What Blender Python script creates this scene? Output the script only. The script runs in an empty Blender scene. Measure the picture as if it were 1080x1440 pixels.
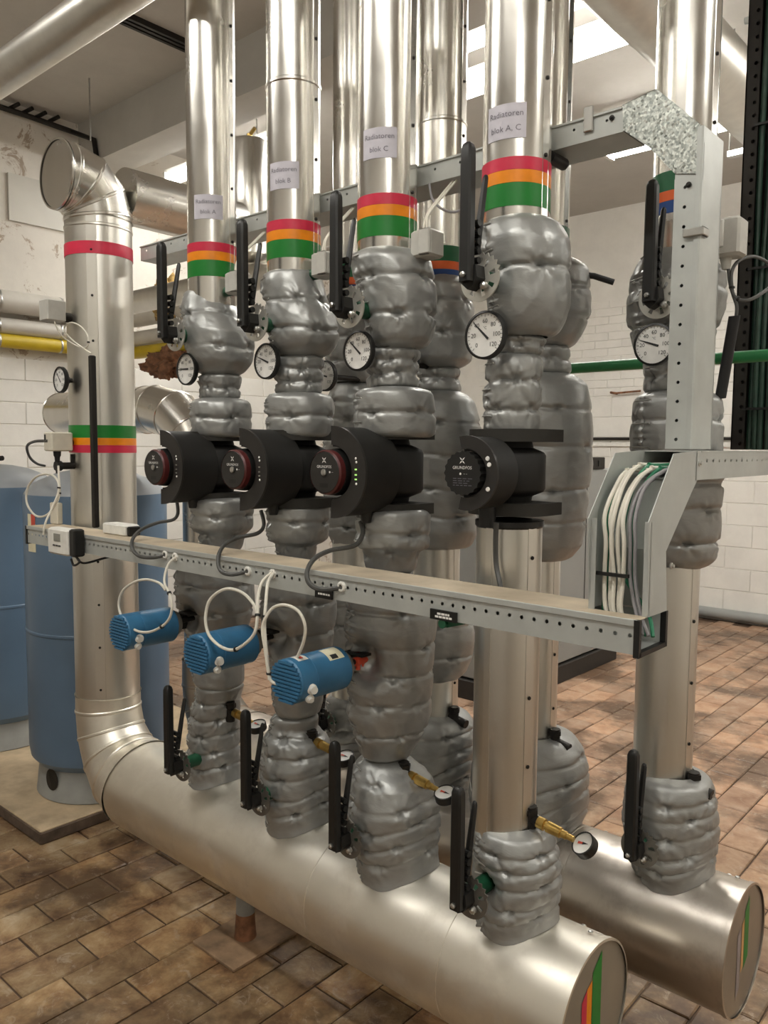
import bpy, math, random
import numpy as np
from mathutils import Vector, Matrix, noise, Quaternion

PI = math.pi
random.seed(7)
SC = bpy.context.scene
COL = SC.collection

# ------------------------------------------------------------------ camera
F = 1124.4                       # focal length in pixels of the 1080x1440 frame
YAW, PIT, ROL = -.72297, -.081462, -.0073855
_f = np.array([math.sin(YAW) * math.cos(PIT), math.cos(YAW) * math.cos(PIT), math.sin(PIT)])
_r = np.array([math.cos(YAW), -math.sin(YAW), 0])
_d = np.cross(_f, _r)
RT = _r * math.cos(ROL) + _d * math.sin(ROL)
DN = -_r * math.sin(ROL) + _d * math.cos(ROL)
CAM = np.array([0, 0, 1.5])
cd = bpy.data.cameras.new('camera')
cd.sensor_fit = 'VERTICAL'
cd.sensor_height = 36
cd.lens = F * 36 / 1440
cd.clip_start = .05
cam = bpy.data.objects.new('camera', cd)
COL.objects.link(cam)
M = Matrix(((RT[0], -DN[0], -_f[0], 0), (RT[1], -DN[1], -_f[1], 0), (RT[2], -DN[2], -_f[2], 1.5), (0, 0, 0, 1)))
cam.matrix_world = M
SC.camera = cam

# ------------------------------------------------------------------ world, exposure
w = bpy.data.worlds.new('world')
SC.world = w
w.use_nodes = True
w.node_tree.nodes['Background'].inputs[0].default_value = (.9, .95, 1, 1)
w.node_tree.nodes['Background'].inputs[1].default_value = .2
SC.view_settings.view_transform = 'Standard'
SC.view_settings.look = 'None'
SC.view_settings.exposure = 1.35
SC.view_settings.gamma = 1
SC.view_settings.use_curve_mapping = False
try:
    SC.cycles.max_bounces = 7
    SC.cycles.diffuse_bounces = 4
    SC.cycles.glossy_bounces = 4
    SC.cycles.use_denoising = True
except Exception:
    pass

# the ceiling lights: (x0, x1, y, z, half width in y, strength); each one is built as a fluorescent fixture further down
LAMP = 15.0
LIGHTS = [
    (-2.75, -1.50, 3.66, 3.42, .11, LAMP * 1.2, 'pair'),
    (-2.75, -1.50, 3.34, 3.46, .055, LAMP * 1.2, 'pair2'),
    (-5.15, -3.95, 3.48, 3.42, .07, LAMP, 'left'),
    (-2.50, -1.64, 5.06, 3.42, .07, LAMP * 1.2, 'far'),
    (-3.40, -2.15, .10, 3.42, .09, LAMP, 'hall'),
    (-1.50, -.25, .10, 3.42, .09, LAMP, 'hall'),
    (.40, 1.65, -.85, 3.42, .09, LAMP, 'hall'),
    (.40, 1.65, 2.10, 3.42, .09, LAMP, 'hall'),
    (-.95, .30, 5.06, 3.42, .09, LAMP * 1.2, 'hall'),  # added lamp out of view, brightens the back wall and the right floor
    (.70, 1.95, 5.06, 3.42, .09, LAMP * 1.2, 'hall'),  # second added lamp out of view, also there to brighten the back wall
]


def ray(x, y):
    return RT * ((x - 540) / F) + DN * ((y - 720) / F) + _f


def at(x, y, ax, val):
    """the point of the plane (axis = val) that the photograph shows at pixel x, y"""
    d = ray(x, y)
    return CAM + d * ((val - CAM[ax]) / d[ax])


def proj(p):
    q = np.array(p, float) - CAM
    dz = q @ _f
    return 540 + F * (q @ RT) / dz, 720 + F * (q @ DN) / dz, dz


def pipe_row(Y, xl, xr, y, X=None):
    """centre x, height, radius of an upright round body at depth Y seen between xl and xr in row y"""
    dr = ray(xr, y)
    ar = math.atan2(dr[0], dr[1])
    if xl is None:
        mid = math.atan2(X, Y)
    else:
        dl = ray(xl, y)
        mid = (math.atan2(dl[0], dl[1]) + ar) / 2
    D = Y / math.cos(mid)
    dm = ray(540 + F * math.tan(mid - YAW), y)
    z = CAM[2] + D / math.hypot(dm[0], dm[1]) * dm[2]
    return Y * math.tan(mid), z, D * math.sin(ar - mid)


# ------------------------------------------------------------------ materials
MATS = {}


def srgb(r, g, b):
    f = lambda c: (c / 255 / 12.92) if c <= 10 else ((c / 255 + .055) / 1.055) ** 2.4
    return (f(r), f(g), f(b), 1)


class NT:
    def __init__(s, name):
        s.m = bpy.data.materials.new(name)
        s.m.use_nodes = True
        s.t = s.m.node_tree
        s.b = s.t.nodes['Principled BSDF']

    def n(s, typ, **kw):
        nd = s.t.nodes.new('ShaderNode' + typ)
        for k, v in kw.items():
            setattr(nd, k, v)
        return nd

    def l(s, a, b):
        s.t.links.new(a, b)

    def pos(s, scale=(1, 1, 1), obj=False):
        if obj:
            o = s.n('TexCoord').outputs['Object']
        else:
            o = s.n('NewGeometry').outputs['Position']
        mp = s.n('Mapping')
        mp.inputs['Scale'].default_value = scale
        s.l(o, mp.inputs['Vector'])
        return mp.outputs[0]

    def noise(s, vec, scale, detail=4, rough=.55, dist=0):
        nd = s.n('TexNoise')
        nd.inputs['Scale'].default_value = scale
        nd.inputs['Detail'].default_value = detail
        nd.inputs['Roughness'].default_value = rough
        nd.inputs['Distortion'].default_value = dist
        s.l(vec, nd.inputs['Vector'])
        return nd.outputs[0]

    def ramp(s, fac, stops):
        r = s.n('ValToRGB')
        e = r.color_ramp.elements
        while len(e) < len(stops):
            e.new(.5)
        for i, (p, c) in enumerate(stops):
            e[i].position = p
            e[i].color = c if len(c) == 4 else (*c, 1)
        s.l(fac, r.inputs[0])
        return r.outputs[0]

    def mix(s, fac, a, b, mode='MIX'):
        m = s.n('MixRGB', blend_type=mode)
        for i, v in enumerate((fac, a, b)):
            if isinstance(v, (int, float)):
                m.inputs[i].default_value = v
            elif isinstance(v, tuple):
                m.inputs[i].default_value = v
            else:
                s.l(v, m.inputs[i])
        return m.outputs[0]

    def bump(s, h, strength, dist=.01, prev=None):
        b = s.n('Bump')
        b.inputs['Strength'].default_value = strength
        b.inputs['Distance'].default_value = dist
        s.l(h, b.inputs['Height'])
        if prev:
            s.l(prev, b.inputs['Normal'])
        s.l(b.outputs[0], s.b.inputs['Normal'])
        return b.outputs[0]

    def set(s, **kw):
        for k, v in kw.items():
            i = s.b.inputs[k]
            if isinstance(v, (int, float, tuple)):
                i.default_value = v
            else:
                s.l(v, i)


G = lambda v: (v, v, v, 1)


def simple(name, col, rough=.5, metal=0, vary=.08, scale=30, bump=0, **kw):
    t = NT(name)
    v = t.pos(obj=True)
    nz = t.noise(v, scale)
    a = tuple(c * (1 - vary) for c in col[:3]) + (1,)
    b = tuple(min(1, c * (1 + vary)) for c in col[:3]) + (1,)
    t.set(**{'Base Color': t.ramp(nz, [(.3, a), (.7, b)]), 'Roughness': rough, 'Metallic': metal})
    if bump:
        t.bump(nz, bump, .002)
    t.set(**kw)
    MATS[name] = t.m
    return t


def aluminium(name, col, r0, r1, streak, dirt=0, dcol=(.2, .15, .1, 1), wave=.15):
    t = NT(name)
    p = t.pos(streak, obj=True)
    nz = t.noise(p, 1, 3)
    q = t.pos(obj=True)
    big = t.noise(q, 7, 5, .65)
    fine = t.noise(q, 60, 3)
    c = t.ramp(nz, [(.3, tuple(k * .9 for k in col[:3]) + (1,)), (.7, col)])
    rr = t.ramp(big, [(.3, G(r0)), (.75, G(r1))])
    metal = 1.0
    if dirt:
        d = t.ramp(big, [(.5, G(0)), (.72, G(dirt))])
        c = t.mix(d, c, dcol)
        metal = t.ramp(d, [(0, G(1)), (1, G(.35))])
    t.set(**{'Base Color': c, 'Roughness': rr, 'Metallic': metal})
    b = t.bump(nz, wave, .004)
    t.bump(fine, .03, .002, b)
    MATS[name] = t.m
    return t


aluminium('alu', (.76, .74, .69, 1), .2, .3, (16, 16, .12), wave=.09)
aluminium('alu_low', (.74, .72, .665, 1), .3, .42, (16, 16, .12), wave=.09)
aluminium('alu_header', (.86, .82, .73, 1), .38, .5, (.8, 9, 9), dirt=.45, dcol=(.46, .39, .30, 1), wave=.06)
aluminium('alu_back', (.66, .61, .55, 1), .28, .44, (.8, 9, 9), dirt=.6, dcol=(.2, .15, .11, 1), wave=.2)
simple('galv', (.50, .52, .50, 1), .45, .35, vary=.07, scale=14)
t = NT('spangle')
v = t.pos(obj=True)
vo = t.n('TexVoronoi')
vo.inputs['Scale'].default_value = 240
t.l(v, vo.inputs['Vector'])
cc = t.n('SeparateColor')
t.l(vo.outputs['Color'], cc.inputs[0])
t.set(**{'Base Color': t.ramp(cc.outputs[0], [(0, (.3, .33, .31, 1)), (1, (.8, .83, .78, 1))]), 'Metallic': .85,
         'Roughness': t.ramp(cc.outputs[1], [(0, G(.25)), (1, G(.6))])})
t.bump(cc.outputs[2], .5, .004)
MATS['spangle'] = t.m


def bag_material(name, col, rough):
    t = NT(name)
    q = t.pos((1, 1, 2.2), obj=True)
    a = t.noise(q, 9, 5, .55, 2.2)
    b = t.noise(q, 55, 3, .5, 1.5)
    t.set(**{'Base Color': t.ramp(a, [(.3, tuple(k * .9 for k in col[:3]) + (1,)), (.7, col)]), 'Metallic': .52,
             'Roughness': t.ramp(b, [(.3, G(rough - .04)), (.7, G(rough + .05))])})
    n1 = t.bump(a, .16, .006)
    rd = t.n('TexNoise', noise_type='RIDGED_MULTIFRACTAL')
    rd.inputs['Scale'].default_value = 13
    rd.inputs['Detail'].default_value = 3
    rd.inputs['Roughness'].default_value = .5
    rd.inputs['Distortion'].default_value = 1.3
    t.l(t.pos((1, 1, 3.2), obj=True), rd.inputs['Vector'])
    n2 = t.bump(rd.outputs[0], -.24, .006, n1)
    t.bump(b, .10, .003, n2)
    MATS[name] = t.m


bag_material('bag', (.365, .37, .36, 1), .39)
simple('bag_lace', (.55, .55, .53, 1), .3, .8, bump=.4)
simple('black', (.009, .009, .0085, 1), .42)
simple('black_matt', (.0095, .009, .008, 1), .62, bump=.15)
simple('black_dust', (.02, .018, .014, 1), .7, vary=.3, scale=8, bump=.2)
simple('rubber', (.014, .014, .015, 1), .6)
simple('dial_grey', (.022, .02, .0185, 1), .35)
simple('red_rim', (.09, .014, .014, 1), .4)
simple('white', (.78, .77, .72, 1), .45)
simple('dial_white', (.8, .79, .76, 1), .35)
simple('ink', (.02, .02, .022, 1), .6)
simple('ink_grey', (.16, .15, .18, 1), .6)
simple('white_ink', (.88, .87, .84, 1), .5)
simple('box_grey', (.5, .49, .45, 1), .5)
simple('box_cream', (.66, .62, .52, 1), .5)
simple('steel', (.55, .55, .53, 1), .32, 1)
simple('steel_dark', (.03, .027, .024, 1), .5, .6)
simple('disc_zinc', (.62, .61, .56, 1), .42, .75)
simple('disc_dark', (.2, .19, .17, 1), .5, .7)
simple('valve_green', (.012, .085, .04, 1), .45, vary=.3)
simple('blue_motor', (.035, .15, .29, 1), .42, vary=.15, scale=12)
simple('motor_grey', (.24, .23, .2, 1), .5)
simple('tank_blue', (.115, .18, .265, 1), .38, vary=.1, scale=3)
simple('tank_top', (.3, .32, .34, 1), .5, vary=.1, scale=5)
simple('tank_base', (.3, .31, .3, 1), .6, vary=.15, scale=8)
simple('brass', (.62, .42, .13, 1), .3, 1, vary=.25)
simple('cable_white', (.74, .71, .62, 1), .5)
simple('cable_grey', (.07, .07, .066, 1), .5)
simple('cable_lilac', (.3, .29, .3, 1), .5)
simple('cable_green', (.02, .2, .1, 1), .5)
simple('cable_dark', (.018, .05, .033, 1), .45, vary=.3)
simple('pipe_green', (.015, .17, .05, 1), .4)
simple('pipe_yellow', (.62, .45, .02, 1), .45, vary=.12, scale=6)
simple('duct_white', (.6, .57, .51, 1), .45, vary=.1, scale=5)
simple('grey_paint', (.3, .31, .3, 1), .5, vary=.05, scale=4)
simple('plinth', (.028, .025, .022, 1), .6)
simple('tape_red', srgb(205, 42, 72), .4)
simple('tape_orange', srgb(238, 140, 8), .4)
simple('tape_orange2', srgb(222, 98, 40), .4)
simple('tape_green', srgb(20, 122, 42), .4)
simple('tape_green2', srgb(20, 92, 55), .4)
simple('tape_blue', srgb(28, 68, 130), .4)
simple('tape_grey', srgb(150, 140, 140), .45)
simple('tape_tan', srgb(206, 160, 104), .45)
simple('paper', (.56, .54, .6, 1), .45)
simple('sticker', (.75, .7, .5, 1), .5)
simple('sticker_red', (.6, .08, .05, 1), .5)
simple('orange_red', (.75, .1, .05, 1), .45)
simple('lcd', (.25, .25, .22, 1), .2)
simple('led_green', (.4, .75, .2, 1), .4, **{'Emission Color': (.5, 1, .25, 1), 'Emission Strength': .25})
simple('rust', (.22, .1, .05, 1), .8, vary=.5, scale=25, bump=.5)
simple('rust_plate', (.26, .17, .1, 1), .8, vary=.4, scale=14, bump=.3)
simple('wool', (.42, .28, .1, 1), .95, vary=.6, scale=40, bump=.6)
simple('concrete', (.48, .37, .24, 1), .75, vary=.25, scale=9, bump=.2)
simple('concrete_edge', (.1, .07, .05, 1), .85, vary=.5, scale=12, bump=.3)
simple('cover_plate', (.62, .6, .54, 1), .5, vary=.05, scale=4)
simple('dust_lid', (.5, .42, .31, 1), .75, vary=.2, scale=9)
t = NT('tube_light')
t.set(**{'Base Color': (1, 1, 1, 1), 'Emission Color': (1, .968, .90, 1), 'Emission Strength': LAMP})
MATS['tube_light'] = t.m
t = NT('tube_light_far')
t.set(**{'Base Color': (1, 1, 1, 1), 'Emission Color': (1, .975, .92, 1), 'Emission Strength': LAMP * 1.2})
MATS['tube_light_far'] = t.m

# floor tiles
t = NT('tile')
q = t.pos()
big = t.noise(q, 1.7, 6, .65)
mid = t.noise(q, 7, 6, .7, .4)
fin = t.noise(q, 45, 4)
oi = t.n('ObjectInfo')
base = t.ramp(mid, [(.3, (.10, .052, .026, 1)), (.44, (.28, .175, .09, 1)), (.56, (.40, .285, .155, 1)), (.74, (.56, .46, .32, 1))])
tint = t.ramp(oi.outputs['Random'], [(0, (.62, .58, .55, 1)), (.5, (.95, .92, .9, 1)), (1, (1.18, 1.05, .92, 1))])
c = t.mix(1, base, tint, 'MULTIPLY')
sx = t.n('SeparateXYZ')
t.l(t.pos(), sx.inputs[0])
# the passage behind the header is drier and pinker than the stained floor in front of it
far = t.n('MapRange')
far.inputs[1].default_value = 2.0
far.inputs[2].default_value = 3.4
t.l(sx.outputs[1], far.inputs[0])
dry = t.ramp(mid, [(.3, (.32, .18, .11, 1)), (.5, (.46, .30, .20, 1)), (.75, (.56, .42, .31, 1))])
c = t.mix(far.outputs[0], c, t.mix(.6, dry, tint, 'MULTIPLY'))
wet = t.ramp(big, [(.47, G(0)), (.57, G(.8))])
c = t.mix(wet, c, (.085, .048, .026, 1))
lime = t.ramp(t.noise(q, 13, 6, .75, 1.5), [(.56, G(0)), (.68, G(.6))])
c = t.mix(lime, c, (.46, .38, .29, 1))
t.set(**{'Base Color': c, 'Roughness': t.ramp(big, [(.4, G(.62)), (.65, G(.38))])})
b1 = t.bump(mid, .3, .008)
t.bump(fin, .15, .003, b1)
MATS['tile'] = t.m
simple('grout', (.085, .052, .032, 1), .8, vary=.4, scale=20)

# painted masonry / plaster
def wall_material(name, col, peel):
    t = NT(name)
    q = t.pos()
    a = t.noise(q, 3, 6, .7)
    b = t.noise(q, 14, 5, .6)
    c = t.ramp(a, [(.3, tuple(k * .9 for k in col[:3]) + (1,)), (.6, col)])
    if peel:
        c = t.mix(t.ramp(t.noise(q, 5, 8, .75, .6), [(.575, G(0)), (.61, G(.8))]), c, (.34, .25, .17, 1))
    t.set(**{'Base Color': c, 'Roughness': .7})
    t.bump(b, .25, .006)
    MATS[name] = t.m


wall_material('wall_paint', (.84, .82, .77, 1), False)
wall_material('wall_old', (.74, .70, .63, 1), True)
wall_material('ceil_paint', (.55, .525, .485, 1), False)
wall_material('beam_paint', (.52, .50, .46, 1), False)


# ------------------------------------------------------------------ mesh helpers
class MB:
    def __init__(s):
        s.v, s.f = [], []

    def add(s, vs, fs):
        o = len(s.v)
        s.v += [tuple(map(float, p)) for p in vs]
        s.f += [tuple(i + o for i in f) for f in fs]
        return s

    def box(s, lo, hi, mat=None):
        x0, y0, z0 = lo
        x1, y1, z1 = hi
        vs = [Vector(p) for p in ((x0, y0, z0), (x1, y0, z0), (x1, y1, z0), (x0, y1, z0), (x0, y0, z1), (x1, y0, z1), (x1, y1, z1), (x0, y1, z1))]
        if mat is not None:
            vs = [mat @ p for p in vs]
        return s.add(vs, [(0, 3, 2, 1), (4, 5, 6, 7), (0, 1, 5, 4), (1, 2, 6, 5), (2, 3, 7, 6), (3, 0, 4, 7)])

    def cbox(s, lo, hi, c=.003, mat=None):
        """box with chamfered upright and level edges"""
        x0, y0, z0 = lo
        x1, y1, z1 = hi
        rings = []
        for z, i in ((z0, c), (z0 + c, 0), (z1 - c, 0), (z1, c)):
            a, b, e, g = x0 + i, x1 - i, y0 + i, y1 - i
            rings.append([(a + c, e, z), (b - c, e, z), (b, e + c, z), (b, g - c, z), (b - c, g, z), (a + c, g, z), (a, g - c, z), (a, e + c, z)])
        vs = [Vector(p) for r in rings for p in r]
        if mat is not None:
            vs = [mat @ p for p in vs]
        fs = [tuple(range(7, -1, -1)), tuple(range(24, 32))]
        for k in range(3):
            for i in range(8):
                j = (i + 1) % 8
                fs.append((k * 8 + i, k * 8 + j, k * 8 + 8 + j, k * 8 + 8 + i))
        return s.add(vs, fs)

    def rings(s, rings, cap0=True, cap1=True, closed=True):
        n = len(rings[0])
        vs = [p for r in rings for p in r]
        fs = []
        m = n if closed else n - 1
        for k in range(len(rings) - 1):
            for i in range(m):
                j = (i + 1) % n
                fs.append((k * n + i, k * n + j, (k + 1) * n + j, (k + 1) * n + i))
        if cap0:
            fs.append(tuple(range(n - 1, -1, -1)))
        if cap1:
            o = (len(rings) - 1) * n
            fs.append(tuple(range(o, o + n)))
        return s.add(vs, fs)

    def lathe(s, prof, o=(0, 0, 0), ax=(0, 0, 1), seg=32, cap0=True, cap1=True, a0=0, a1=2 * PI):
        """prof: (distance along ax, radius)"""
        ax = Vector(ax).normalized()
        u = ax.orthogonal().normalized()
        if abs(ax.z) < .9:
            u = Vector((0, 0, 1)).cross(ax).normalized()
        elif abs(ax.z) > .9:
            u = Vector((1, 0, 0))
        w = ax.cross(u)
        o = Vector(o)
        full = abs(a1 - a0 - 2 * PI) < 1e-6
        n = seg if full else seg + 1
        R = []
        for d, r in prof:
            R.append([o + ax * d + (u * math.cos(a0 + (a1 - a0) * i / seg) + w * math.sin(a0 + (a1 - a0) * i / seg)) * r for i in range(n)])
        return s.rings(R, cap0 and full, cap1 and full, full)

    def cyl(s, p0, p1, r0, r1=None, seg=24, cap0=True, cap1=True):
        p0, p1 = Vector(p0), Vector(p1)
        return s.lathe([(0, r0), ((p1 - p0).length, r0 if r1 is None else r1)], p0, p1 - p0, seg, cap0, cap1)

    def tube(s, pts, r, seg=8, cap=True):
        pts = [Vector(p) for p in pts]
        rr = r if isinstance(r, (list, tuple)) else [r] * len(pts)
        T = []
        for i in range(len(pts)):
            T.append((pts[min(i + 1, len(pts) - 1)] - pts[max(i - 1, 0)]).normalized())
        u = T[0].orthogonal().normalized()
        R = []
        for i, p in enumerate(pts):
            if i:
                q = T[i - 1].rotation_difference(T[i])
                u = q @ u
            w = T[i].cross(u)
            R.append([p + (u * math.cos(2 * PI * k / seg) + w * math.sin(2 * PI * k / seg)) * rr[i] for k in range(seg)])
        return s.rings(R, cap, cap)

    def prism(s, poly, d, mat=None):
        """poly in local xz, extruded along local y from 0 to d"""
        n = len(poly)
        vs = [Vector((x, 0, z)) for x, z in poly] + [Vector((x, d, z)) for x, z in poly]
        if mat is not None:
            vs = [mat @ p for p in vs]
        fs = [tuple(range(n)), tuple(range(2 * n - 1, n - 1, -1))]
        for i in range(n):
            j = (i + 1) % n
            fs.append((j, i, n + i, n + j))
        return s.add(vs, fs)

    def xf(s, m):
        s.v = [tuple(m @ Vector(p)) for p in s.v]
        return s


def smooth_path(pts, n=8):
    pts = [Vector(p) for p in pts]
    out = []
    for i in range(len(pts) - 1):
        p0, p1, p2, p3 = pts[max(i - 1, 0)], pts[i], pts[i + 1], pts[min(i + 2, len(pts) - 1)]
        for k in range(n):
            t = k / n
            out.append(.5 * ((2 * p1) + (p2 - p0) * t + (2 * p0 - 5 * p1 + 4 * p2 - p3) * t * t + (3 * p1 - p0 - 3 * p2 + p3) * t ** 3))
    out.append(pts[-1])
    return out


def mesh(name, mb, mat, smooth=35):
    me = bpy.data.meshes.new(name)
    me.from_pydata(mb.v, [], mb.f)
    me.materials.append(MATS[mat])
    if smooth:
        me.shade_smooth()
        me.set_sharp_from_angle(angle=math.radians(smooth))
    me.update()
    return me


def origin(o):
    p = Vector((0, 0, 0))
    while o is not None:
        p += o.location
        o = o.parent
    return p


def tag(o, label=None, cat=None, group=None, kind=None):
    if label:
        o['label'] = label
    if cat:
        o['category'] = cat
    if group:
        o['group'] = group
    if kind:
        o['kind'] = kind
    return o


def part(name, mb, mat, parent, smooth=35, world=True, label=None):
    """one mesh object under a thing; world: the vertices are world coordinates"""
    if world:
        o0 = origin(parent)
        mb.v = [(x - o0.x, y - o0.y, z - o0.z) for x, y, z in mb.v]
    ob = bpy.data.objects.new(name, mesh(name, mb, mat, smooth))
    COL.objects.link(ob)
    ob.parent = parent
    if label:
        ob['label'] = label
    return ob


def solo(name, mb, mat, label, cat, group=None, smooth=35):
    """a thing that is one mesh, its origin at its base"""
    lo = np.min(np.array(mb.v), 0)
    hi = np.max(np.array(mb.v), 0)
    o0 = ((lo[0] + hi[0]) / 2, (lo[1] + hi[1]) / 2, lo[2])
    mb.v = [(x - o0[0], y - o0[1], z - o0[2]) for x, y, z in mb.v]
    ob = bpy.data.objects.new(name, mesh(name, mb, mat, smooth))
    ob.location = o0
    COL.objects.link(ob)
    return tag(ob, label, cat, group)


def thing(name, loc, label, cat, group=None):
    o = bpy.data.objects.new(name, None)
    o.empty_display_size = .05
    o.location = loc
    COL.objects.link(o)
    return tag(o, label, cat, group)


def struct(name, mb, mat, smooth=0):
    ob = bpy.data.objects.new(name, mesh(name, mb, mat, smooth))
    COL.objects.link(ob)
    ob['kind'] = 'structure'
    return ob


def copy_thing(root, loc, label, group=None):
    def cp(o, parent):
        c = o.copy()
        COL.objects.link(c)
        if parent is not None:
            c.parent = parent
        for ch in o.children:
            cp(ch, c)
        return c
    r = cp(root, None)
    r.location = loc
    r['label'] = label
    if group:
        r['group'] = group
    return r


_txt = {}


def text_geom(body, size):
    """flat letters as mesh data in the local xy plane, centred"""
    k = (body, size)
    if k not in _txt:
        cu = bpy.data.curves.new('letters', 'FONT')
        cu.body = body
        cu.size = size
        cu.align_x = 'CENTER'
        cu.align_y = 'CENTER'
        cu.resolution_u = 2
        ob = bpy.data.objects.new('letters', cu)
        COL.objects.link(ob)
        dg = bpy.context.evaluated_depsgraph_get()
        me = bpy.data.meshes.new_from_object(ob.evaluated_get(dg))
        _txt[k] = ([tuple(v.co) for v in me.vertices], [tuple(p.vertices) for p in me.polygons])
        bpy.data.objects.remove(ob)
        bpy.data.meshes.remove(me)
        bpy.data.curves.remove(cu)
    return _txt[k]


def add_text(mb, body, size, o, u=(1, 0, 0), v=(0, 0, 1)):
    vs, fs = text_geom(body, size)
    o, u, v = Vector(o), Vector(u), Vector(v)
    mb.add([o + u * p[0] + v * p[1] for p in vs], fs)


# ------------------------------------------------------------------ room shell
ZC = 3.75
X0, X1, Y0, Y1 = -5.5, 2.6, -2.6, 7.2
struct('floor', MB().box((X0 - .3, Y0 - .3, -.2), (X1 + .3, Y1 + .3, -.006)), 'grout')
FLOOR = bpy.data.objects['floor']
struct('ceiling', MB().box((X0 - .3, Y0 - .3, ZC), (X1 + .3, Y1 + .3, ZC + .2)), 'ceil_paint')
WL = struct('wall_left', MB().box((X0 - .3, Y0 - .3, -.2), (X0, Y1 + .3, ZC + .2)), 'wall_old')
WB = struct('wall_back', MB().box((X0, Y1, -.2), (X1, Y1 + .3, ZC + .2)), 'wall_paint')
struct('wall_right', MB().box((X1, Y0 - .3, -.2), (X1 + .3, Y1 + .3, ZC + .2)), 'wall_paint')
struct('wall_front', MB().box((X0, Y0 - .3, -.2), (X1, Y0, ZC + .2)), 'wall_paint')
struct('trim_1', MB().box((X0, 2.94, 3.45), (X1, 3.2, ZC)), 'beam_paint')

# ---- floor tiles: .139 x .228, half bond, rows run towards the back wall
tiles = []
rng = random.Random(3)
k0 = -2.095
for k in range(-24, 34):
    xa = k0 + k * .1388
    off = 1.013 + (.114 if k % 2 else 0)
    for j in range(-7, 28):
        ya = off + j * .2275
        cx, cy = xa + .0694, ya + .1137
        if not (X0 + .08 < cx < X1 - .08 and Y0 + .15 < cy < Y1 - .15):
            continue
        px, py, dz = proj((cx, cy, 0))
        area = 0
        if dz > .3 and -40 < px < 1120 and py < 1500:
            area = F * F * .0316 * 1.5 / dz ** 3
            # tiles right under the front header are out of sight
            if -2.4 < cx < -.7 and 1.47 < cy < 2.2:
                area *= .2
            if cx < -2.6 and 1.35 < cy < 4.0:
                area *= .02
        tiles.append((area, cx, cy))
tiles.sort(reverse=True)


def tile_mesh(seed):
    r = random.Random(seed)
    w_, l_ = .1388 / 2 - .0028, .2275 / 2 - .003
    c = .004
    top = [(-w_ + c, -l_ + c), (w_ - c, -l_ + c), (w_ - c, l_ - c), (-w_ + c, l_ - c)]
    bot = [(-w_, -l_), (w_, -l_), (w_, l_), (-w_, l_)]
    j = lambda: r.uniform(-.0014, .0014)
    vs = [(x + j(), y + j(), -.02) for x, y in bot] + [(x + j(), y + j(), -.0035) for x, y in bot] + [(x + j(), y + j(), 0) for x, y in top]
    fs = [(8, 9, 10, 11)]
    for a in (0, 4):
        for i in range(4):
            fs.append((a + i, a + (i + 1) % 4, a + 4 + (i + 1) % 4, a + 4 + i))
    return vs, fs


TM = []
for s_ in range(6):
    mb = MB()
    mb.add(*tile_mesh(s_))
    TM.append(mesh('tile', mb, 'tile', 0))
rest = MB()
for i, (a, cx, cy) in enumerate(tiles):
    dz = rng.uniform(-.0016, .0016)
    if i < 298:
        o = bpy.data.objects.new('tile', TM[i % 6])
        o.location = (cx, cy, dz)
        o.rotation_euler = (rng.uniform(-.006, .006), rng.uniform(-.009, .009), rng.uniform(-.006, .006))
        COL.objects.link(o)
        o.parent = FLOOR
    else:
        vs, fs = tile_mesh(i)
        rest.add([(x + cx, y + cy, z + dz) for x, y, z in vs], fs)
o = part('tiles', rest, 'tile', FLOOR, 0)
o['kind'] = 'stuff'


# ---- painted blocks of the left wall, painted blocks and bricks of the back wall
def blocks(parent, axis, plane, sgn, ranges, mat, name):
    """pieces standing proud of the wall; ranges: (u0, u1, z0, z1, piece length, piece height)"""
    cache = {}
    r = random.Random(11)
    for u0, u1, z0, z1, L, H in ranges:
        nr = max(1, round((z1 - z0) / H))
        H = (z1 - z0) / nr
        key = (round(L, 3), round(H, 3))
        if key not in cache:
            ms = []
            for s_ in range(4):
                rr = random.Random(s_)
                g, c, d = .0022, .003, .0075
                a, b = L / 2 - g, H / 2 - g
                j = lambda: rr.uniform(-.002, .002)
                back = [(-a, -b), (a, -b), (a, b), (-a, b)]
                top = [(-a + c, -b + c), (a - c, -b + c), (a - c, b - c), (-a + c, b - c)]
                P = [(x, y, -.004) for x, y in back] + [(x + j(), y + j(), d - .004) for x, y in back] + [(x + j(), y + j(), d + j() * .4) for x, y in top]
                fs = [(8, 9, 10, 11)]
                for q in (0, 4):
                    for i in range(4):
                        fs.append((q + i, q + (i + 1) % 4, q + 4 + (i + 1) % 4, q + 4 + i))
                if axis == 0:
                    vs = [(sgn * d_, x, y) for x, y, d_ in P]
                else:
                    vs = [(x, sgn * d_, y) for x, y, d_ in P]
                    fs = [tuple(reversed(f)) for f in fs] if sgn > 0 else fs
                mb = MB()
                mb.add(vs, fs)
                ms.append(mesh(name, mb, mat, 0))
            cache[key] = ms
        ms = cache[key]
        for iz in range(nr):
            z = z0 + (iz + .5) * H
            u = u0 + (L / 2 if iz % 2 else 0)
            while u + L / 2 < u1:
                o = bpy.data.objects.new(name, r.choice(ms))
                c_ = u + L / 2
                o.location = (plane, c_, z) if axis == 0 else (c_, plane, z)
                COL.objects.link(o)
                o.parent = parent
                u += L


blocks(WL, 0, X0, 1, [(.2, 5.0, .0, 2.08, .42, .149)], 'wall_paint', 'block')
blocks(WB, 1, Y1, -1, [(-5.0, -1.5, .08, 1.99, .44, .19)], 'wall_paint', 'block')
blocks(WB, 1, Y1, -1, [(-5.0, -1.5, 2.0, 2.9, .27, .0745)], 'wall_paint', 'brick')

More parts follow.
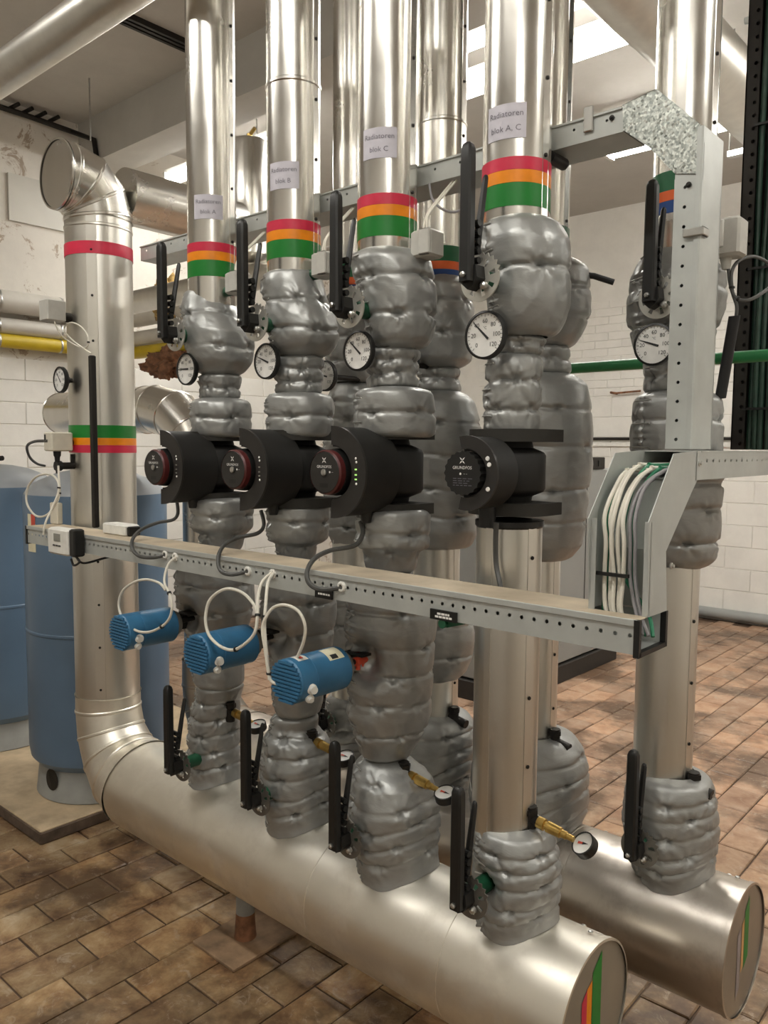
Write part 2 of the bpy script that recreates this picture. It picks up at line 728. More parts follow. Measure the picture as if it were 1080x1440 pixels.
# ---- ceiling strip over the left bay and the left wall's cover board
mb = MB()
for dy in (0, .035, .07):
    a, b = at(150, 20, 2, ZC - .015), at(262, 72, 2, ZC - .015)
    mb.box((a[0] - .01 + dy, 1.2, ZC - .03), (a[0] + .01 + dy, 2.93, ZC - .0))
solo('cable_channel', mb, 'steel_dark', 'dark ribbed cable channel fixed flat under the ceiling of the left bay', 'cable channel')
mb = MB().box((X0 - .01, 2.43, 2.985), (X0 + .02, 3.0, 3.29))
solo('cover_board', mb, 'cover_plate', 'square off-white board screwed to the peeling wall beside the tall capped riser', 'board')
# ------------------------------------------------------------------ fluorescent fixtures
FL = ['double-width bright fluorescent light hanging behind the risers, the largest lit one in the photo',
      'narrow fluorescent light hanging beside the large bright one under the ceiling',
      'fluorescent light near the left wall, glimpsed between the capped riser and its neighbour',
      'fluorescent light furthest back, seen either side of the rear right riser']
for i, (xa, xb, y, z, hw, st, kd) in enumerate(LIGHTS):
    lb = FL[i] if i < 4 else 'fluorescent light outside the view, hanging over the hall or added to brighten the back wall'
    T = thing('fluorescent_light', ((xa + xb) / 2, y, z), lb, 'ceiling light', 'ceiling lights' if i < 4 else 'hall ceiling lights')
    mb = MB()
    mb.box((xa - .02, y - hw * .8, z + .022), (xb + .02, y + hw * .8, z + .07))
    mb.box((xa - .025, y - hw, z - .01), (xa, y + hw, z + .05))
    mb.box((xb, y - hw, z - .01), (xb + .025, y + hw, z + .05))
    part('housing', mb, 'white', T, 0)
    mb = MB()
    R_ = []
    for x in (xa + .002, xb - .002):
        R_.append([(x, y + hw * .96 * math.cos(PI * k / 10), z + .022 - .034 * math.sin(PI * k / 10)) for k in range(11)])
    mb.rings(R_, True, True, True)
    part('diffuser', mb, 'tube_light_far' if i < 4 else 'tube_light', T)
    for x in (xa + .25, xb - .25):
        part('hanger_rod', MB().cyl((x, y, z + .07), (x, y, ZC), .004, seg=8), 'steel', T)


# ------------------------------------------------------------------ riser pipes
YF, YB = 1.468, 1.915
FX = {'a': -1.978, 'b': -1.622, 'c': -1.292, 'd': -.934}
BX = {'f': -1.825, 'g': -1.475, 'h': -1.135, 'e': -.758}


def band(T, X, Y, r, z0, z1, mat):
    e = .0012
    part('tape_band', MB().lathe([(z0, r - .004), (z0, r + e), (z1, r + e), (z1, r - .004)], (X, Y, 0), (0, 0, 1), 64, False, False), mat, T)


def cladding(T, X, Y, r, z0, z1, mat, rings=(), seam=.0, closed_top=True):
    prof = [(z0, r - .012), (z0, r)]
    for z in sorted(rings):
        prof += [(z - .006, r), (z - .003, r + .0025), (z + .003, r + .0025), (z + .006, r)]
    prof += [(z1, r), (z1, r - .012)]
    part('cladding', MB().lathe(prof, (X, Y, 0), (0, 0, 1), 72, False, False), mat, T, 30)
    # lap seam with its row of rivets
    a = seam
    ca, sa = math.cos(a), math.sin(a)
    mb = MB()
    R_ = []
    for z in (z0 + .002, z1 - .002):
        R_.append([(X + (r + d) * math.cos(a + t), Y + (r + d) * math.sin(a + t), z) for t, d in ((-.16, -.0005), (-.15, .0014), (.15, .0014), (.16, -.0005))])
    mb.rings(R_, False, False, False)
    part('lap_seam', mb, mat, T, 0)
    mb = MB()
    z = z0 + .04
    while z < z1 - .02:
        mb.lathe([(0, .0045), (.002, .0038), (.0032, .0015)], (X + (r + .0012) * ca, Y + (r + .0012) * sa, z), (ca, sa, 0), 8)
        z += .15
    part('rivets', mb, 'steel_dark', T)


def paper_label(T, X, Y, r, zc, h, a0, a1, lines, size):
    mb = MB()
    n = 14
    R_ = []
    for z in (zc - h / 2, zc + h / 2):
        R_.append([(X + (r + .001) * math.cos(a0 + (a1 - a0) * k / n), Y + (r + .001) * math.sin(a0 + (a1 - a0) * k / n), z) for k in range(n + 1)])
    mb.rings(R_, False, False, False)
    lab = part('paper_label', mb, 'paper', T)
    mb = MB()
    for i, s_ in enumerate(lines):
        vs, fs = text_geom(s_, size)
        zz = zc + h * (.2 - .42 * i)
        am = (a0 + a1) / 2
        mb.add([(X + (r + .0016) * math.cos(am + p[0] / r), Y + (r + .0016) * math.sin(am + p[0] / r), zz + p[1]) for p in vs], fs)
    part('lettering', mb, 'ink_grey', lab, 0)


def facing(X, Y):
    """angle about a riser at X, Y that looks at the hall side where the camera is"""
    return math.atan2(-Y, -X)


TZ = [(2.0555, 2.0805, 'tape_red'), (2.0305, 2.055, 'tape_orange'), (1.985, 2.030, 'tape_green')]
TB = [(2.033, 2.0765, 'tape_green2'), (2.010, 2.0325, 'tape_orange2'), (1.982, 2.0095, 'tape_blue')]
TXT = {'a': ['Radiatoren', 'blok A'], 'b': ['Radiatoren', 'blok B'], 'c': ['Radiatoren', 'blok C'], 'd': ['Radiatoren', 'blok A, C']}
WORD = {'a': 'leftmost of four striped front risers', 'b': 'second of four striped front risers',
        'c': 'third of four striped front risers', 'd': 'nearest of four striped front risers'}
for k, X in FX.items():
    T = thing('riser_pipe', (X, YF, .3), 'shiny aluminium-clad riser with red, orange and green bands, ' + WORD[k], 'pipe', 'front riser pipes')
    fa = facing(X, YF)
    cladding(T, X, YF, .0705, 1.90, ZC - .001, 'alu', {'a': (), 'b': (2.43,), 'c': (), 'd': ()}[k], fa + .95)
    for z0, z1, m in TZ:
        band(T, X, YF, .0705, z0, z1, m)
    zl = {'a': 2.178, 'b': 2.19, 'c': 2.192, 'd': 2.15}[k]
    d0 = {'a': -.75, 'b': -1.0, 'c': -.9, 'd': -.95}[k]
    paper_label(T, X, YF, .0707, zl, .068, fa + d0, fa + d0 + 1.2, TXT[k], .0165)
    part('inner_pipe', MB().cyl((X, YF, .46), (X, YF, 1.335), .035).cyl((X, YF, 1.545), (X, YF, 1.95), .035), 'steel_dark', T)
    if k == 'd':
        cladding(T, X, YF, .0705, .63, 1.336, 'alu_low', (), fa + .75)
        a = fa - .62
        R_ = []
        mb = MB()
        for z in (.632, 1.334):
            R_.append([(X + (.0705 + d) * math.cos(a + t), YF + (.0705 + d) * math.sin(a + t), z) for t, d in ((-.12, -.0005), (-.11, .0014), (.11, .0014), (.12, -.0005))])
        mb.rings(R_, False, False, False)
        part('lap_seam', mb, 'alu_low', T, 0)
        part('black_collar', MB().lathe([(1.330, .0705), (1.334, .0735), (1.345, .0735), (1.347, .05), (1.339, .04)], (X, YF, 0), (0, 0, 1), 48, False, False), 'black', T)
BW = {'f': 'banded green, orange and blue, behind the second front riser', 'g': 'banded green, orange and blue, behind the third front riser',
      'h': 'banded green, orange and blue, just behind the nearest front riser', 'e': 'banded green, orange and blue, behind the upright galvanised tray'}
for k, X in BX.items():
    T = thing('riser_pipe', (X, YB, .3), 'aluminium-clad rear riser ' + BW[k], 'pipe', 'rear riser pipes')
    fa = facing(X, YB)
    cladding(T, X, YB, .0705, 1.90, ZC - .001, 'alu', (2.43,) if k == 'g' else (), fa + 1.05)
    dz = .058 if k == 'e' else 0
    for z0, z1, m in TB:
        band(T, X, YB, .0705, z0 + dz, z1 + dz, m)
    part('inner_pipe', MB().cyl((X, YB, .46), (X, YB, 1.95), .035), 'steel_dark', T)
    cladding(T, X, YB, .0705, .60, {'e': 1.22, 'h': 1.2, 'g': 1.26, 'f': 1.2}[k], 'alu_low', (), fa + .98)


# ------------------------------------------------------------------ the two headers
def header(name, Y, zc, r, xl, xr, mat, label, seams, cap_stripes):
    T = thing(name, ((xl + xr) / 2, Y, zc - r), label, 'header pipe')
    prof = [(0, r)]
    for s_ in seams:
        d = s_ - xl
        prof += [(d - .004, r), (d - .003, r - .0015), (d + .003, r - .0015), (d + .004, r)]
    L = xr - xl
    prof += [(L - .012, r), (L - .011, r + .003), (L, r + .003), (L + .001, r - .002)]
    part('cladding', MB().lathe(prof, (xl, Y, zc), (1, 0, 0), 96, True, False), mat, T, 30)
    cap = part('end_cap', MB().lathe([(L - .004, r - .001), (L - .0035, 0.0001)], (xl, Y, zc), (1, 0, 0), 96, False, True), 'cap_' + mat, T)
    for y0, y1, zb0, zt0, zb1, zt1, m in cap_stripes:
        x = xr - .0028
        mb = MB().add([(x, Y + y0, zc + zb0), (x, Y + y1, zc + zb1), (x, Y + y1, zc + zt1), (x, Y + y0, zc + zt0)], [(0, 1, 2, 3)])
        part('colour_stripe', mb, m, cap, 0)
    # lap along the upper back with screws
    a = math.radians(38)
    mb = MB()
    R_ = []
    for x in (xl + .2, xr - .014):
        R_.append([(x, Y + (r + d) * math.sin(a + t), zc + (r + d) * math.cos(a + t)) for t, d in ((-.06, -.0005), (-.055, .0015), (.055, .0015), (.06, -.0005))])
    mb.rings(R_, False, False, False)
    part('lap_seam', mb, mat, T, 0)
    mb = MB()
    x = xl + .3
    while x < xr - .03:
        n = Vector((0, math.sin(a), math.cos(a)))
        mb.lathe([(0, .006), (.003, .005), (.004, .002)], Vector((x, Y, zc)) + n * (r + .001), n, 8)
        x += .165
    x = xr - .03
    mb.lathe([(0, .006), (.003, .005), (.004, .002)], Vector((xr - .035, Y + .02, zc)) + Vector((0, .13, .99)) * r, (0, .13, .99), 8)
    part('screws', mb, 'steel', T)
    return T


simple('cap_alu_header', (.40, .37, .31, 1), .5, .75, vary=.08, scale=6)
simple('cap_alu_back', (.42, .38, .32, 1), .45, .8, vary=.1, scale=6)
RH, ZH = .151, .328
H1 = header('header_pipe', YF, ZH, RH, -2.40, -.702, 'alu_header',
            'large dull aluminium header pipe lying in front, its end cap striped red, orange and green', [-1.42, -1.0],
            [(-.055, -.033, -.12, .055, -.12, .074, 'tape_red'), (-.033, -.012, -.12, .074, -.12, .083, 'tape_orange'), (-.010, .030, -.12, .098, -.12, .128, 'tape_green')])
H2 = header('header_pipe', YB, .322, RH, -2.40, -.545, 'alu_back',
            'large darker aluminium header pipe lying behind, its end cap striped grey, tan and green', [-.98, -.955],
            [(-.045, -.022, -.10, .055, -.085, .065, 'tape_grey'), (-.016, .001, -.05, .07, -.04, .078, 'tape_tan'), (.003, .034, -.05, .095, -.03, .12, 'tape_green')])


def elbow_pts(c, R, a0, a1, n, plane):
    out = []
    for i in range(n + 1):
        a = a0 + (a1 - a0) * i / n
        if plane == 'xz':
            out.append(Vector((c[0] + R * math.cos(a), c[1], c[2] + R * math.sin(a))))
        else:
            out.append(Vector((c[0], c[1] + R * math.cos(a), c[2] + R * math.sin(a))))
    return out


def gore_tube(pts, rr, seg=64, bead=.0028):
    """mitred segments joined by raised beads"""
    pts = [Vector(p) for p in pts]
    mb = MB()
    n = len(pts)
    T_ = []
    for i in range(n):
        if i == 0:
            T_.append((pts[1] - pts[0]).normalized())
        elif i == n - 1:
            T_.append((pts[-1] - pts[-2]).normalized())
        else:
            T_.append(((pts[i + 1] - pts[i]).normalized() + (pts[i] - pts[i - 1]).normalized()).normalized())
    nrm = None
    R_ = []
    u0 = Vector((0, 1, 0)) if abs(T_[0].y) < .9 and all(abs(t.y) < .5 for t in T_) else Vector((1, 0, 0))
    for i in range(n):
        w_ = T_[i].cross(u0).normalized()
        # mitre: stretch in the bend plane
        if 0 < i < n - 1:
            ca = T_[i].dot((pts[i + 1] - pts[i]).normalized())
        else:
            ca = 1
        for d, b in ((-.006, 0), (-.003, bead), (.003, bead), (.006, 0)):
            if i == 0 and d < 0 or i == n - 1 and d > 0:
                continue
            r = rr[i] + b
            R_.append([pts[i] + T_[i] * d + u0 * (math.cos(2 * PI * k / seg) * r) + w_ * (math.sin(2 * PI * k / seg) * r / ca) for k in range(seg)])
    mb.rings(R_, False, False)
    return mb


# ---- capped riser at the far end of the front header: gored elbow up, then a capped tee towards the left bay
XL = -2.622
RL = .111
T = thing('riser_pipe', (XL, YF, .3), 'wide aluminium riser with a pink band high and three bands low, on the header elbow', 'pipe')
cx = -2.40
ep = elbow_pts((cx, YF, ZH + .225), .222, -PI / 2, -PI, 4, 'xz')
pts = ep + [Vector((XL, YF, ZH + .285))]
part('elbow', gore_tube(pts, [.152, .138, .124, .116, .113, .1125], 72), 'alu_header', T, 30)
cladding(T, XL, YF, RL, ZH + .28, 2.30, 'alu_low', (2.235,), facing(XL, YF) - .22)
band(T, XL, YF, RL + .001, 2.136, 2.177, 'tape_red')
band(T, XL, YF, RL + .0008, 1.523, 1.566, 'tape_green')
band(T, XL, YF, RL + .0008, 1.4985, 1.5225, 'tape_orange')
band(T, XL, YF, RL + .0008, 1.472, 1.498, 'tape_red')
pts = [Vector((XL, YF, 2.262))] + elbow_pts((XL, YF - .115, 2.276), .115, 0, PI / 2, 3, 'yz') + [Vector((XL, 1.325, 2.391))]
part('upper_elbow', gore_tube(pts, [RL + .001, RL + .001, RL, RL, RL, RL], 72), 'alu', T, 30)
part('cross_pipe', MB().lathe([(0, RL - .016), (.36, RL - .014), (.5, RL - .02)], (XL, YF + .095, 2.378), (0, 1, 0), 72, True, True), 'alu', T, 30)
part('flange', MB().lathe([(0, RL - .004), (.0, RL + .002), (.006, RL + .003), (.012, RL)], (XL, 1.318, 2.391), (0, 1, 0), 72, False, False), 'alu', T, 30)
part('end_cap', MB().lathe([(.003, RL - .003), (.0025, .0001)], (XL, 1.318, 2.39), (0, 1, 0), 64, False, False), 'alu', T)
mb = MB()
for a in np.arange(-.7, .9, .35):
    mb.lathe([(0, .005), (.003, .004), (.004, .001)], (XL + (RL + .001) * math.cos(2.2 + a), 1.40, 2.39 + (RL + .001) * math.sin(2.2 + a)), (math.cos(2.2 + a), 0, math.sin(2.2 + a)), 8)
part('screws', mb, 'steel_dark', T)
mb = MB()
for q in range(3):
    mb.lathe([(.405, RL - .011), (.425, RL - .011)], (XL, 1.318, 2.385), (0, 1, 0), 12, False, False, -.5 + .3 * q, -.28 + .3 * q)
part('red_marker', mb, 'tape_red', T)
cb = at(131, 500, 1, 1.352)
ct = at(137, 742, 1, 1.352)
part('cable_conduit', MB().cbox((cb[0] - .009, 1.338, ct[2]), (cb[0] + .009, 1.358, cb[2]), .003), 'steel_dark', T)

# ---- the same at the back header, turning away to the left bay
T = thing('riser_pipe', (XL, YB, .3), 'bare aluminium riser that bends over to a level pipe behind the pink-banded wide riser', 'pipe')
pts = elbow_pts((-2.40, YB, .322 + .225), .222, -PI / 2, -PI, 4, 'xz') + [Vector((XL, YB, .65))]
part('elbow', gore_tube(pts, [.15, .135, .122, .113, .11, .109], 56), 'alu_back', T, 30)
pts = [Vector((XL, YB, .64)), Vector((XL, YB, 1.30))] + elbow_pts((XL - .35, YB, 1.30), .35, 0, PI / 2, 4, 'xz')[1:] + [Vector((-3.05, YB, 1.65)), Vector((-3.8, YB, 1.65))]
part('upper_elbow', gore_tube(pts, [.1] * len(pts), 56), 'alu', T, 30)
part('end_cap', MB().lathe([(0, .1), (.001, .0001)], (-3.8, YB, 1.65), (-1, 0, 0), 48, False, False), 'alu_low', T)

# ---- steel post and plate under the front header, drain valve under the rear one
T = thing('header_support', (-1.85, 1.468, 0), 'rusty steel post on a square plate propping up the front header', 'support')
part('base_plate', MB().cbox((-1.945, 1.345, 0.001), (-1.745, 1.60, .014), .003), 'rust_plate', T)
part('post', MB().cyl((-1.845, 1.468, .012), (-1.845, 1.468, .185), .028), 'tank_base', T)
part('rust_collar', MB().lathe([(.013, .034), (.03, .032), (.07, .0295), (.09, .0285)], (-1.845, 1.468, 0), (0, 0, 1), 24, False, False), 'rust', T)
T = thing('header_support', (-1.30, YB, 0), 'steel post under the rear header, mostly hidden by the front one', 'support')
part('base_plate', MB().cbox((-1.4, 1.80, .001), (-1.2, 2.03, .014), .003), 'rust_plate', T)
part('post', MB().cyl((-1.3, YB, .012), (-1.3, YB, .18), .028), 'rust', T)
T = thing('drain_valve', (-.93, YB, .02), 'small black drain valve hanging under the rear header near its striped end', 'valve')
part('body', MB().cyl((-.93, YB - .02, .19), (-.93, YB - .02, .07), .014, seg=16).cyl((-.965, YB - .02, .1), (-.89, YB - .02, .1), .017, seg=16).lathe([(0, .02), (.012, .02)], (-.93, YB - .02, .06), (0, 0, 1), 8), 'steel_dark', T)
mb = MB()
for i in range(6):
    a = i * PI / 3
    mb.cyl((-.885, YB - .02 + .022 * math.cos(a), .1 + .022 * math.sin(a)), (-.87, YB - .02 + .022 * math.cos(a), .1 + .022 * math.sin(a)), .008, seg=8)
mb.cyl((-.89, YB - .02, .1), (-.865, YB - .02, .1), .02, seg=16)
part('hand_wheel', mb, 'black', T)


# ------------------------------------------------------------------ quilted insulation jackets
def jacket(label, Y, rows, X=None, pitch=.06, tuft=.1, seed=0, sit=None, group=None, lace=-2.05, puff=.010, rmin=.0, gap=None):
    """a stuffed jacket round a riser; rows (top to bottom): (y, xl, xr) as read off the photograph, made into heights and radii.
    sit = (y, z, r) of a header the jacket's foot is saddled on"""
    P = []
    for y, xl, xr in rows:
        cx, z, r = pipe_row(Y, xl, xr, y, X)
        P.append((z, cx, max(r, rmin)))
    z0, z1 = P[0][0], P[-1][0]
    n = max(16, int((z0 - z1) / .0042))
    NT_ = 120
    zs = [p[0] for p in P][::-1]
    cxs = [p[1] for p in P][::-1]
    rs = [p[2] for p in P][::-1]
    ZZ = np.linspace(z0, z1, n + 1)
    cxi = np.interp(ZZ, zs, cxs)
    ri = np.interp(ZZ, zs, rs)
    for _ in range(2):
        ri[1:-1] = (ri[:-2] + 2 * ri[1:-1] + ri[2:]) / 4
        cxi[1:-1] = (cxi[:-2] + 2 * cxi[1:-1] + cxi[2:]) / 4
    rg = random.Random(seed)
    ns = max(1, round((z0 - z1) / pitch))
    seams = [z0 - (z0 - z1) * (i + rg.uniform(-.12, .12)) / ns for i in range(1, ns)]
    mids = seams if seams else [(z0 + z1) / 2]
    na = 5
    a0 = rg.uniform(0, 2 * PI)
    tufts = [(a0 + 2 * PI * (j + (.5 if i % 2 else 0)) / na + rg.uniform(-.2, .2), zz + rg.uniform(-.004, .004), rg.uniform(.7, 1.2)) for i, zz in enumerate(mids) for j in range(na)]
    so = Vector((seed * 3.1, seed * 1.7, 0))
    R_ = []
    V3 = Vector
    nz = noise.noise
    for i, z in enumerate(ZZ):
        t = i / n
        row = []
        edge = min(t, 1 - t) * (z0 - z1)
        near = [q for q in tufts if abs(z - q[1]) < .055]
        for k in range(NT_):
            a = 2 * PI * k / NT_
            ca, sa = math.cos(a), math.sin(a)
            r = ri[i]
            pz = V3((ca * .9, sa * .9, z * 7)) + so
            d = .0055 * nz(pz * 1.1)
            # sewn rows swell softly between thin seams that wander and fade
            zw = z + .010 * nz(V3((ca * 1.3, sa * 1.3, z * 3)) + so)
            dm = min([abs(zw - q) for q in seams] + [edge + .01])
            fade = .45 + .55 * max(0, min(1, .5 + 1.6 * nz(V3((ca * 1.1, sa * 1.1, z * 9)) - so)))
            d += fade * (puff * .3 * (min(1, dm / (pitch * .5)) ** .6 - .7) - .0042 * math.exp(-(dm / .004) ** 2))
            for ta, tz, tw in near:
                da = (a - ta + PI) % (2 * PI) - PI
                if abs(da) > .75:
                    continue
                dd = math.hypot(da * r * .8, z - tz)
                if dd > .06:
                    continue
                d -= tw * .011 * math.exp(-(dd / .008) ** 2) + tw * .0035 * math.exp(-((da * r * .8) / .03) ** 2 - ((z - tz) / .0055) ** 2)
                # creases radiating from the button
                an = math.atan2(z - tz, da * r)
                d += tw * .0060 * (abs(math.sin(an * 3.5 + ta * 9 + .8 * nz(V3((ta * 5, dd * 60, 0))))) - .6) * math.exp(-(dd / .026) ** 2) * min(1, dd / .007)
            cr = nz(V3((ca * 2.6 + seed, sa * 2.6, z * 26)))
            c2 = nz(V3((ca * 6 + seed, sa * 6, z * 48 + 5 * ca)))
            d += .0020 * (.35 - abs(cr) * 1.3) * (.4 + fade) + .0007 * c2
            dl = (a - lace + PI) % (2 * PI) - PI
            if abs(dl) < .42:
                wgt = math.exp(-(dl / .2) ** 2)
                d += wgt * (.004 * math.sin(z * 260 + 3 * math.sin(z * 70)) + .005 * nz(V3((a * 20, z * 60, seed))))
                d -= .010 * math.exp(-(dl / .035) ** 2)
            if gap and abs(z - gap[1]) < gap[2] * 2:
                da = (a - gap[0] + PI) % (2 * PI) - PI
                d -= .05 * math.exp(-((da * r) ** 2 + (z - gap[1]) ** 2) / gap[2] ** 2)
            rr = max(.03, r + d)
            if edge < .012 and not (sit and t > .5):
                rr -= (1 - edge / .012) ** 2 * .009
            if sit and t > .5 and edge < .03:
                rr += .006 * (1 - edge / .03) ** 2
            x, y = cxi[i] + rr * ca, Y + rr * sa
            zz = z
            if sit:
                dy = min(abs(y - sit[0]), sit[2] * .96)
                zb = sit[1] + math.sqrt(sit[2] ** 2 - dy * dy) + .001
                zz = z0 + (zb - z0) * ((z0 - z) / (z0 - z1))
            row.append((x, y, zz))
        R_.append(row)
    # turn the two ends in
    for e, up in ((0, .004), (n, -.004)):
        base = R_[e]
        c = cxi[e]
        inn = [(c + (x - c) * .72, Y + (y - Y) * .72, (z + up * 1.5) if not (sit and e == n) else sit[1] + math.sqrt(sit[2] ** 2 - min(abs((y - Y) * .72 + Y - sit[0]), sit[2] * .9) ** 2)) for x, y, z in base]
        if e == 0:
            R_.insert(0, inn)
        else:
            R_.append(inn)
    mb = MB()
    mb.rings(R_, False, False)
    ob = solo('insulation_jacket', mb, 'bag', label, 'insulation jacket', group, 70)
    # laces drawn across the closing seam
    L = R_[2:-2]
    for i in range(5, len(L) - 5, 13):
        k = int(((lace % (2 * PI)) / (2 * PI)) * NT_)
        q = [L[i + (1 if j % 2 else -1)][(k + j) % NT_] for j in (-6, -2, 2, 6)]
        pts = []
        for p in q:
            v = Vector(p)
            o_ = Vector((v.x - cxi[min(i, n)], v.y - Y, 0)).normalized()
            pts.append(v + o_ * .002)
        part('lace', MB().tube(pts, .0018, 5), 'bag_lace', ob)
    return ob


GU, GL, GP = 'upper valve jackets', 'lower valve jackets', 'pump collar jackets'
OWN = {'a': 'leftmost front riser', 'b': 'second front riser', 'c': 'third front riser', 'd': 'nearest front riser'}
SIT1, SIT2 = (YF, ZH, RH), (YB, .322, RH)
# upper valve jackets
jacket('quilted silver jacket with a bulging belly below the bands of the ' + OWN['a'], YF,
       [(411, 261, 328), (430, 253, 333), (450, 254, 347), (470, 257, 357), (492, 259, 359), (510, 272, 355), (522, 277, 346), (528, 281, 340)], pitch=.075, seed=1, puff=.012)
jacket('quilted silver jacket with a bulging belly below the bands of the ' + OWN['b'], YF,
       [(384, 374, 453), (400, 366, 456), (420, 371, 461), (440, 375, 469), (460, 376, 475), (477, 378, 476), (490, 381, 470), (502, 389, 459)], pitch=.085, seed=2, puff=.013)
jacket('quilted silver jacket with a bulging belly below the bands of the ' + OWN['c'], YF,
       [(355, 496, 589), (368, 493, 606), (390, 496, 611), (415, 505, 613), (440, 510, 613), (460, 514, 611), (480, 520, 606), (491, 528, 596)], pitch=.085, seed=3, puff=.013)
jacket('large quilted silver jacket below the bands of the ' + OWN['d'], YF,
       [(310, 684, 773), (322, 674, 790), (345, 672, 802), (370, 678, 805), (400, 685, 805), (430, 686, 803), (455, 690, 795), (474, 695, 784)], pitch=.1, seed=4, puff=.016)
# narrow necks with the thermometers
jacket('narrow wrinkled jacket neck behind the dial of the ' + OWN['a'], YF, [(527, 280, 340), (545, 279, 339), (562, 281, 339)], pitch=.03, seed=5, puff=.005)
jacket('narrow wrinkled jacket neck behind the dial of the ' + OWN['b'], YF, [(501, 392, 455), (525, 386, 454), (555, 388, 452)], pitch=.03, seed=6, puff=.005)
jacket('narrow wrinkled jacket neck behind the dial of the ' + OWN['c'], YF, [(490, 520, 590), (518, 516, 588), (548, 517, 587)], pitch=.035, seed=7, puff=.005)
jacket('narrow wrinkled jacket neck behind the dial of the ' + OWN['d'], YF, [(472, 698, 768), (486, 700, 766), (500, 699, 764)], pitch=.05, seed=8, puff=.005)
# collars above the pumps
jacket('squat quilted silver collar on top of the pump of the ' + OWN['a'], YF, [(563, 269, 351), (578, 267, 354), (597, 268, 354), (615, 272, 352)], pitch=.06, seed=9, group=GP)
jacket('squat quilted silver collar on top of the pump of the ' + OWN['b'], YF, [(556, 374, 467), (572, 372, 470), (595, 373, 470), (616, 377, 467)], pitch=.06, seed=10, group=GP)
jacket('squat quilted silver collar on top of the pump of the ' + OWN['c'], YF, [(549, 500, 610), (565, 497, 612), (592, 498, 613), (615, 503, 610)], pitch=.06, seed=11, group=GP)
jacket('tall quilted silver collar on top of the smaller pump of the ' + OWN['d'], YF, [(499, 690, 761), (515, 684, 764), (550, 681, 763), (585, 680, 761), (614, 686, 757)], pitch=.055, seed=12, group=GP)
# collars under the pumps
jacket('squat quilted silver collar hanging under the pump of the ' + OWN['a'], YF, [(700, 270, 355), (720, 266, 357), (742, 268, 355), (752, 280, 345), (775, 285, 338)], pitch=.05, seed=13)
jacket('squat quilted silver collar hanging under the pump of the ' + OWN['b'], YF, [(708, 375, 462), (730, 373, 464), (758, 376, 460), (768, 387, 446), (790, 392, 440)], pitch=.05, seed=14)
jacket('squat quilted silver collar hanging under the pump of the ' + OWN['c'], YF, [(715, 502, 606), (740, 499, 606), (768, 500, 605), (778, 512, 590), (804, 517, 583)], pitch=.055, seed=15)
# mixing valve jackets under the long tray
jacket('bulky silver jacket of the mixing valve under the tray on the ' + OWN['a'], YF, [(785, 255, 352), (810, 246, 358), (850, 247, 358), (880, 256, 350), (910, 266, 344), (940, 270, 344), (962, 272, 345)], pitch=.085, seed=16, puff=.013, gap=(-1.55, .99, .036))
jacket('bulky silver jacket of the mixing valve under the tray on the ' + OWN['b'], YF, [(800, 370, 470), (830, 366, 474), (870, 367, 472), (910, 376, 466), (950, 379, 458), (985, 383, 452), (1003, 386, 448)], pitch=.085, seed=17, puff=.013, gap=(-1.55, .99, .036))
jacket('bulky silver jacket of the mixing valve under the tray on the ' + OWN['c'], YF, [(815, 500, 604), (840, 488, 612), (880, 486, 613), (925, 488, 612), (965, 489, 610), (1000, 489, 606), (1025, 495, 598), (1048, 505, 582), (1062, 508, 575)], pitch=.07, seed=18, puff=.012, gap=(-1.5, .99, .04))
# lower valve jackets saddled on the front header
jacket('quilted silver jacket sitting on the front header at the foot of the ' + OWN['a'], YF, [(960, 275, 343), (985, 273, 339), (1000, 267, 338), (1030, 264, 338), (1060, 265, 338), (1085, 267, 338), (1107, 270, 337)], pitch=.055, seed=19, sit=SIT1, group=GL)
jacket('quilted silver jacket sitting on the front header at the foot of the ' + OWN['b'], YF, [(1003, 384, 448), (1022, 380, 446), (1040, 370, 462), (1070, 364, 470), (1110, 366, 471), (1140, 371, 470), (1165, 376, 468)], pitch=.055, seed=20, sit=SIT1, group=GL)
jacket('quilted silver jacket sitting on the front header at the foot of the ' + OWN['c'], YF, [(1062, 507, 573), (1075, 500, 585), (1090, 490, 605), (1125, 487, 618), (1165, 490, 618), (1200, 497, 617), (1226, 505, 616)], pitch=.05, seed=21, sit=SIT1, group=GL)
jacket('quilted silver jacket sitting on the front header at the foot of the ' + OWN['d'], YF, [(1158, 672, 774), (1175, 666, 781), (1205, 663, 788), (1245, 662, 790), (1280, 664, 788), (1315, 672, 781)], pitch=.045, seed=22, sit=SIT1, group=GL, gap=(-1.95, .54, .035))
# rear row
XE, XH_, XG, XF_ = BX['e'], BX['h'], BX['g'], BX['f']
jacket('large quilted silver jacket atop the rear right riser, half behind the upright tray', YB, [(352, 912, 992), (365, 897, 1003), (390, 885, 1021), (420, 880, 1023), (450, 880, 1014), (480, 890, 1003), (508, 900, 992)], pitch=.09, seed=23, puff=.014)
jacket('narrow jacket neck under the dial of the rear right riser', YB, [(506, 903, 992), (530, 904, 994), (553, 903, 996)], pitch=.05, seed=24, puff=.006)
jacket('wide wrinkled silver jacket behind the tray junction on the rear right riser', YB, [(552, 902, 1002), (562, 892, 1014), (600, 886, 1018), (640, 885, 1018), (690, 888, 1017), (745, 895, 1014), (785, 908, 1004), (797, 918, 990)], pitch=.075, seed=25, puff=.012)
jacket('quilted silver jacket sitting on the rear header near its striped end cap', YB, [(1088, 890, 1000), (1105, 880, 1008), (1130, 876, 1011), (1165, 875, 1012), (1200, 879, 1010), (1228, 889, 1002)], pitch=.045, seed=26, sit=SIT2, group=GL)
jacket('quilted silver jacket peeping out behind the large jacket of the nearest front riser', YB, [(368, None, 812), (382, None, 828), (410, None, 830), (450, None, 829), (475, None, 817), (490, None, 806)], XH_, pitch=.08, seed=27)
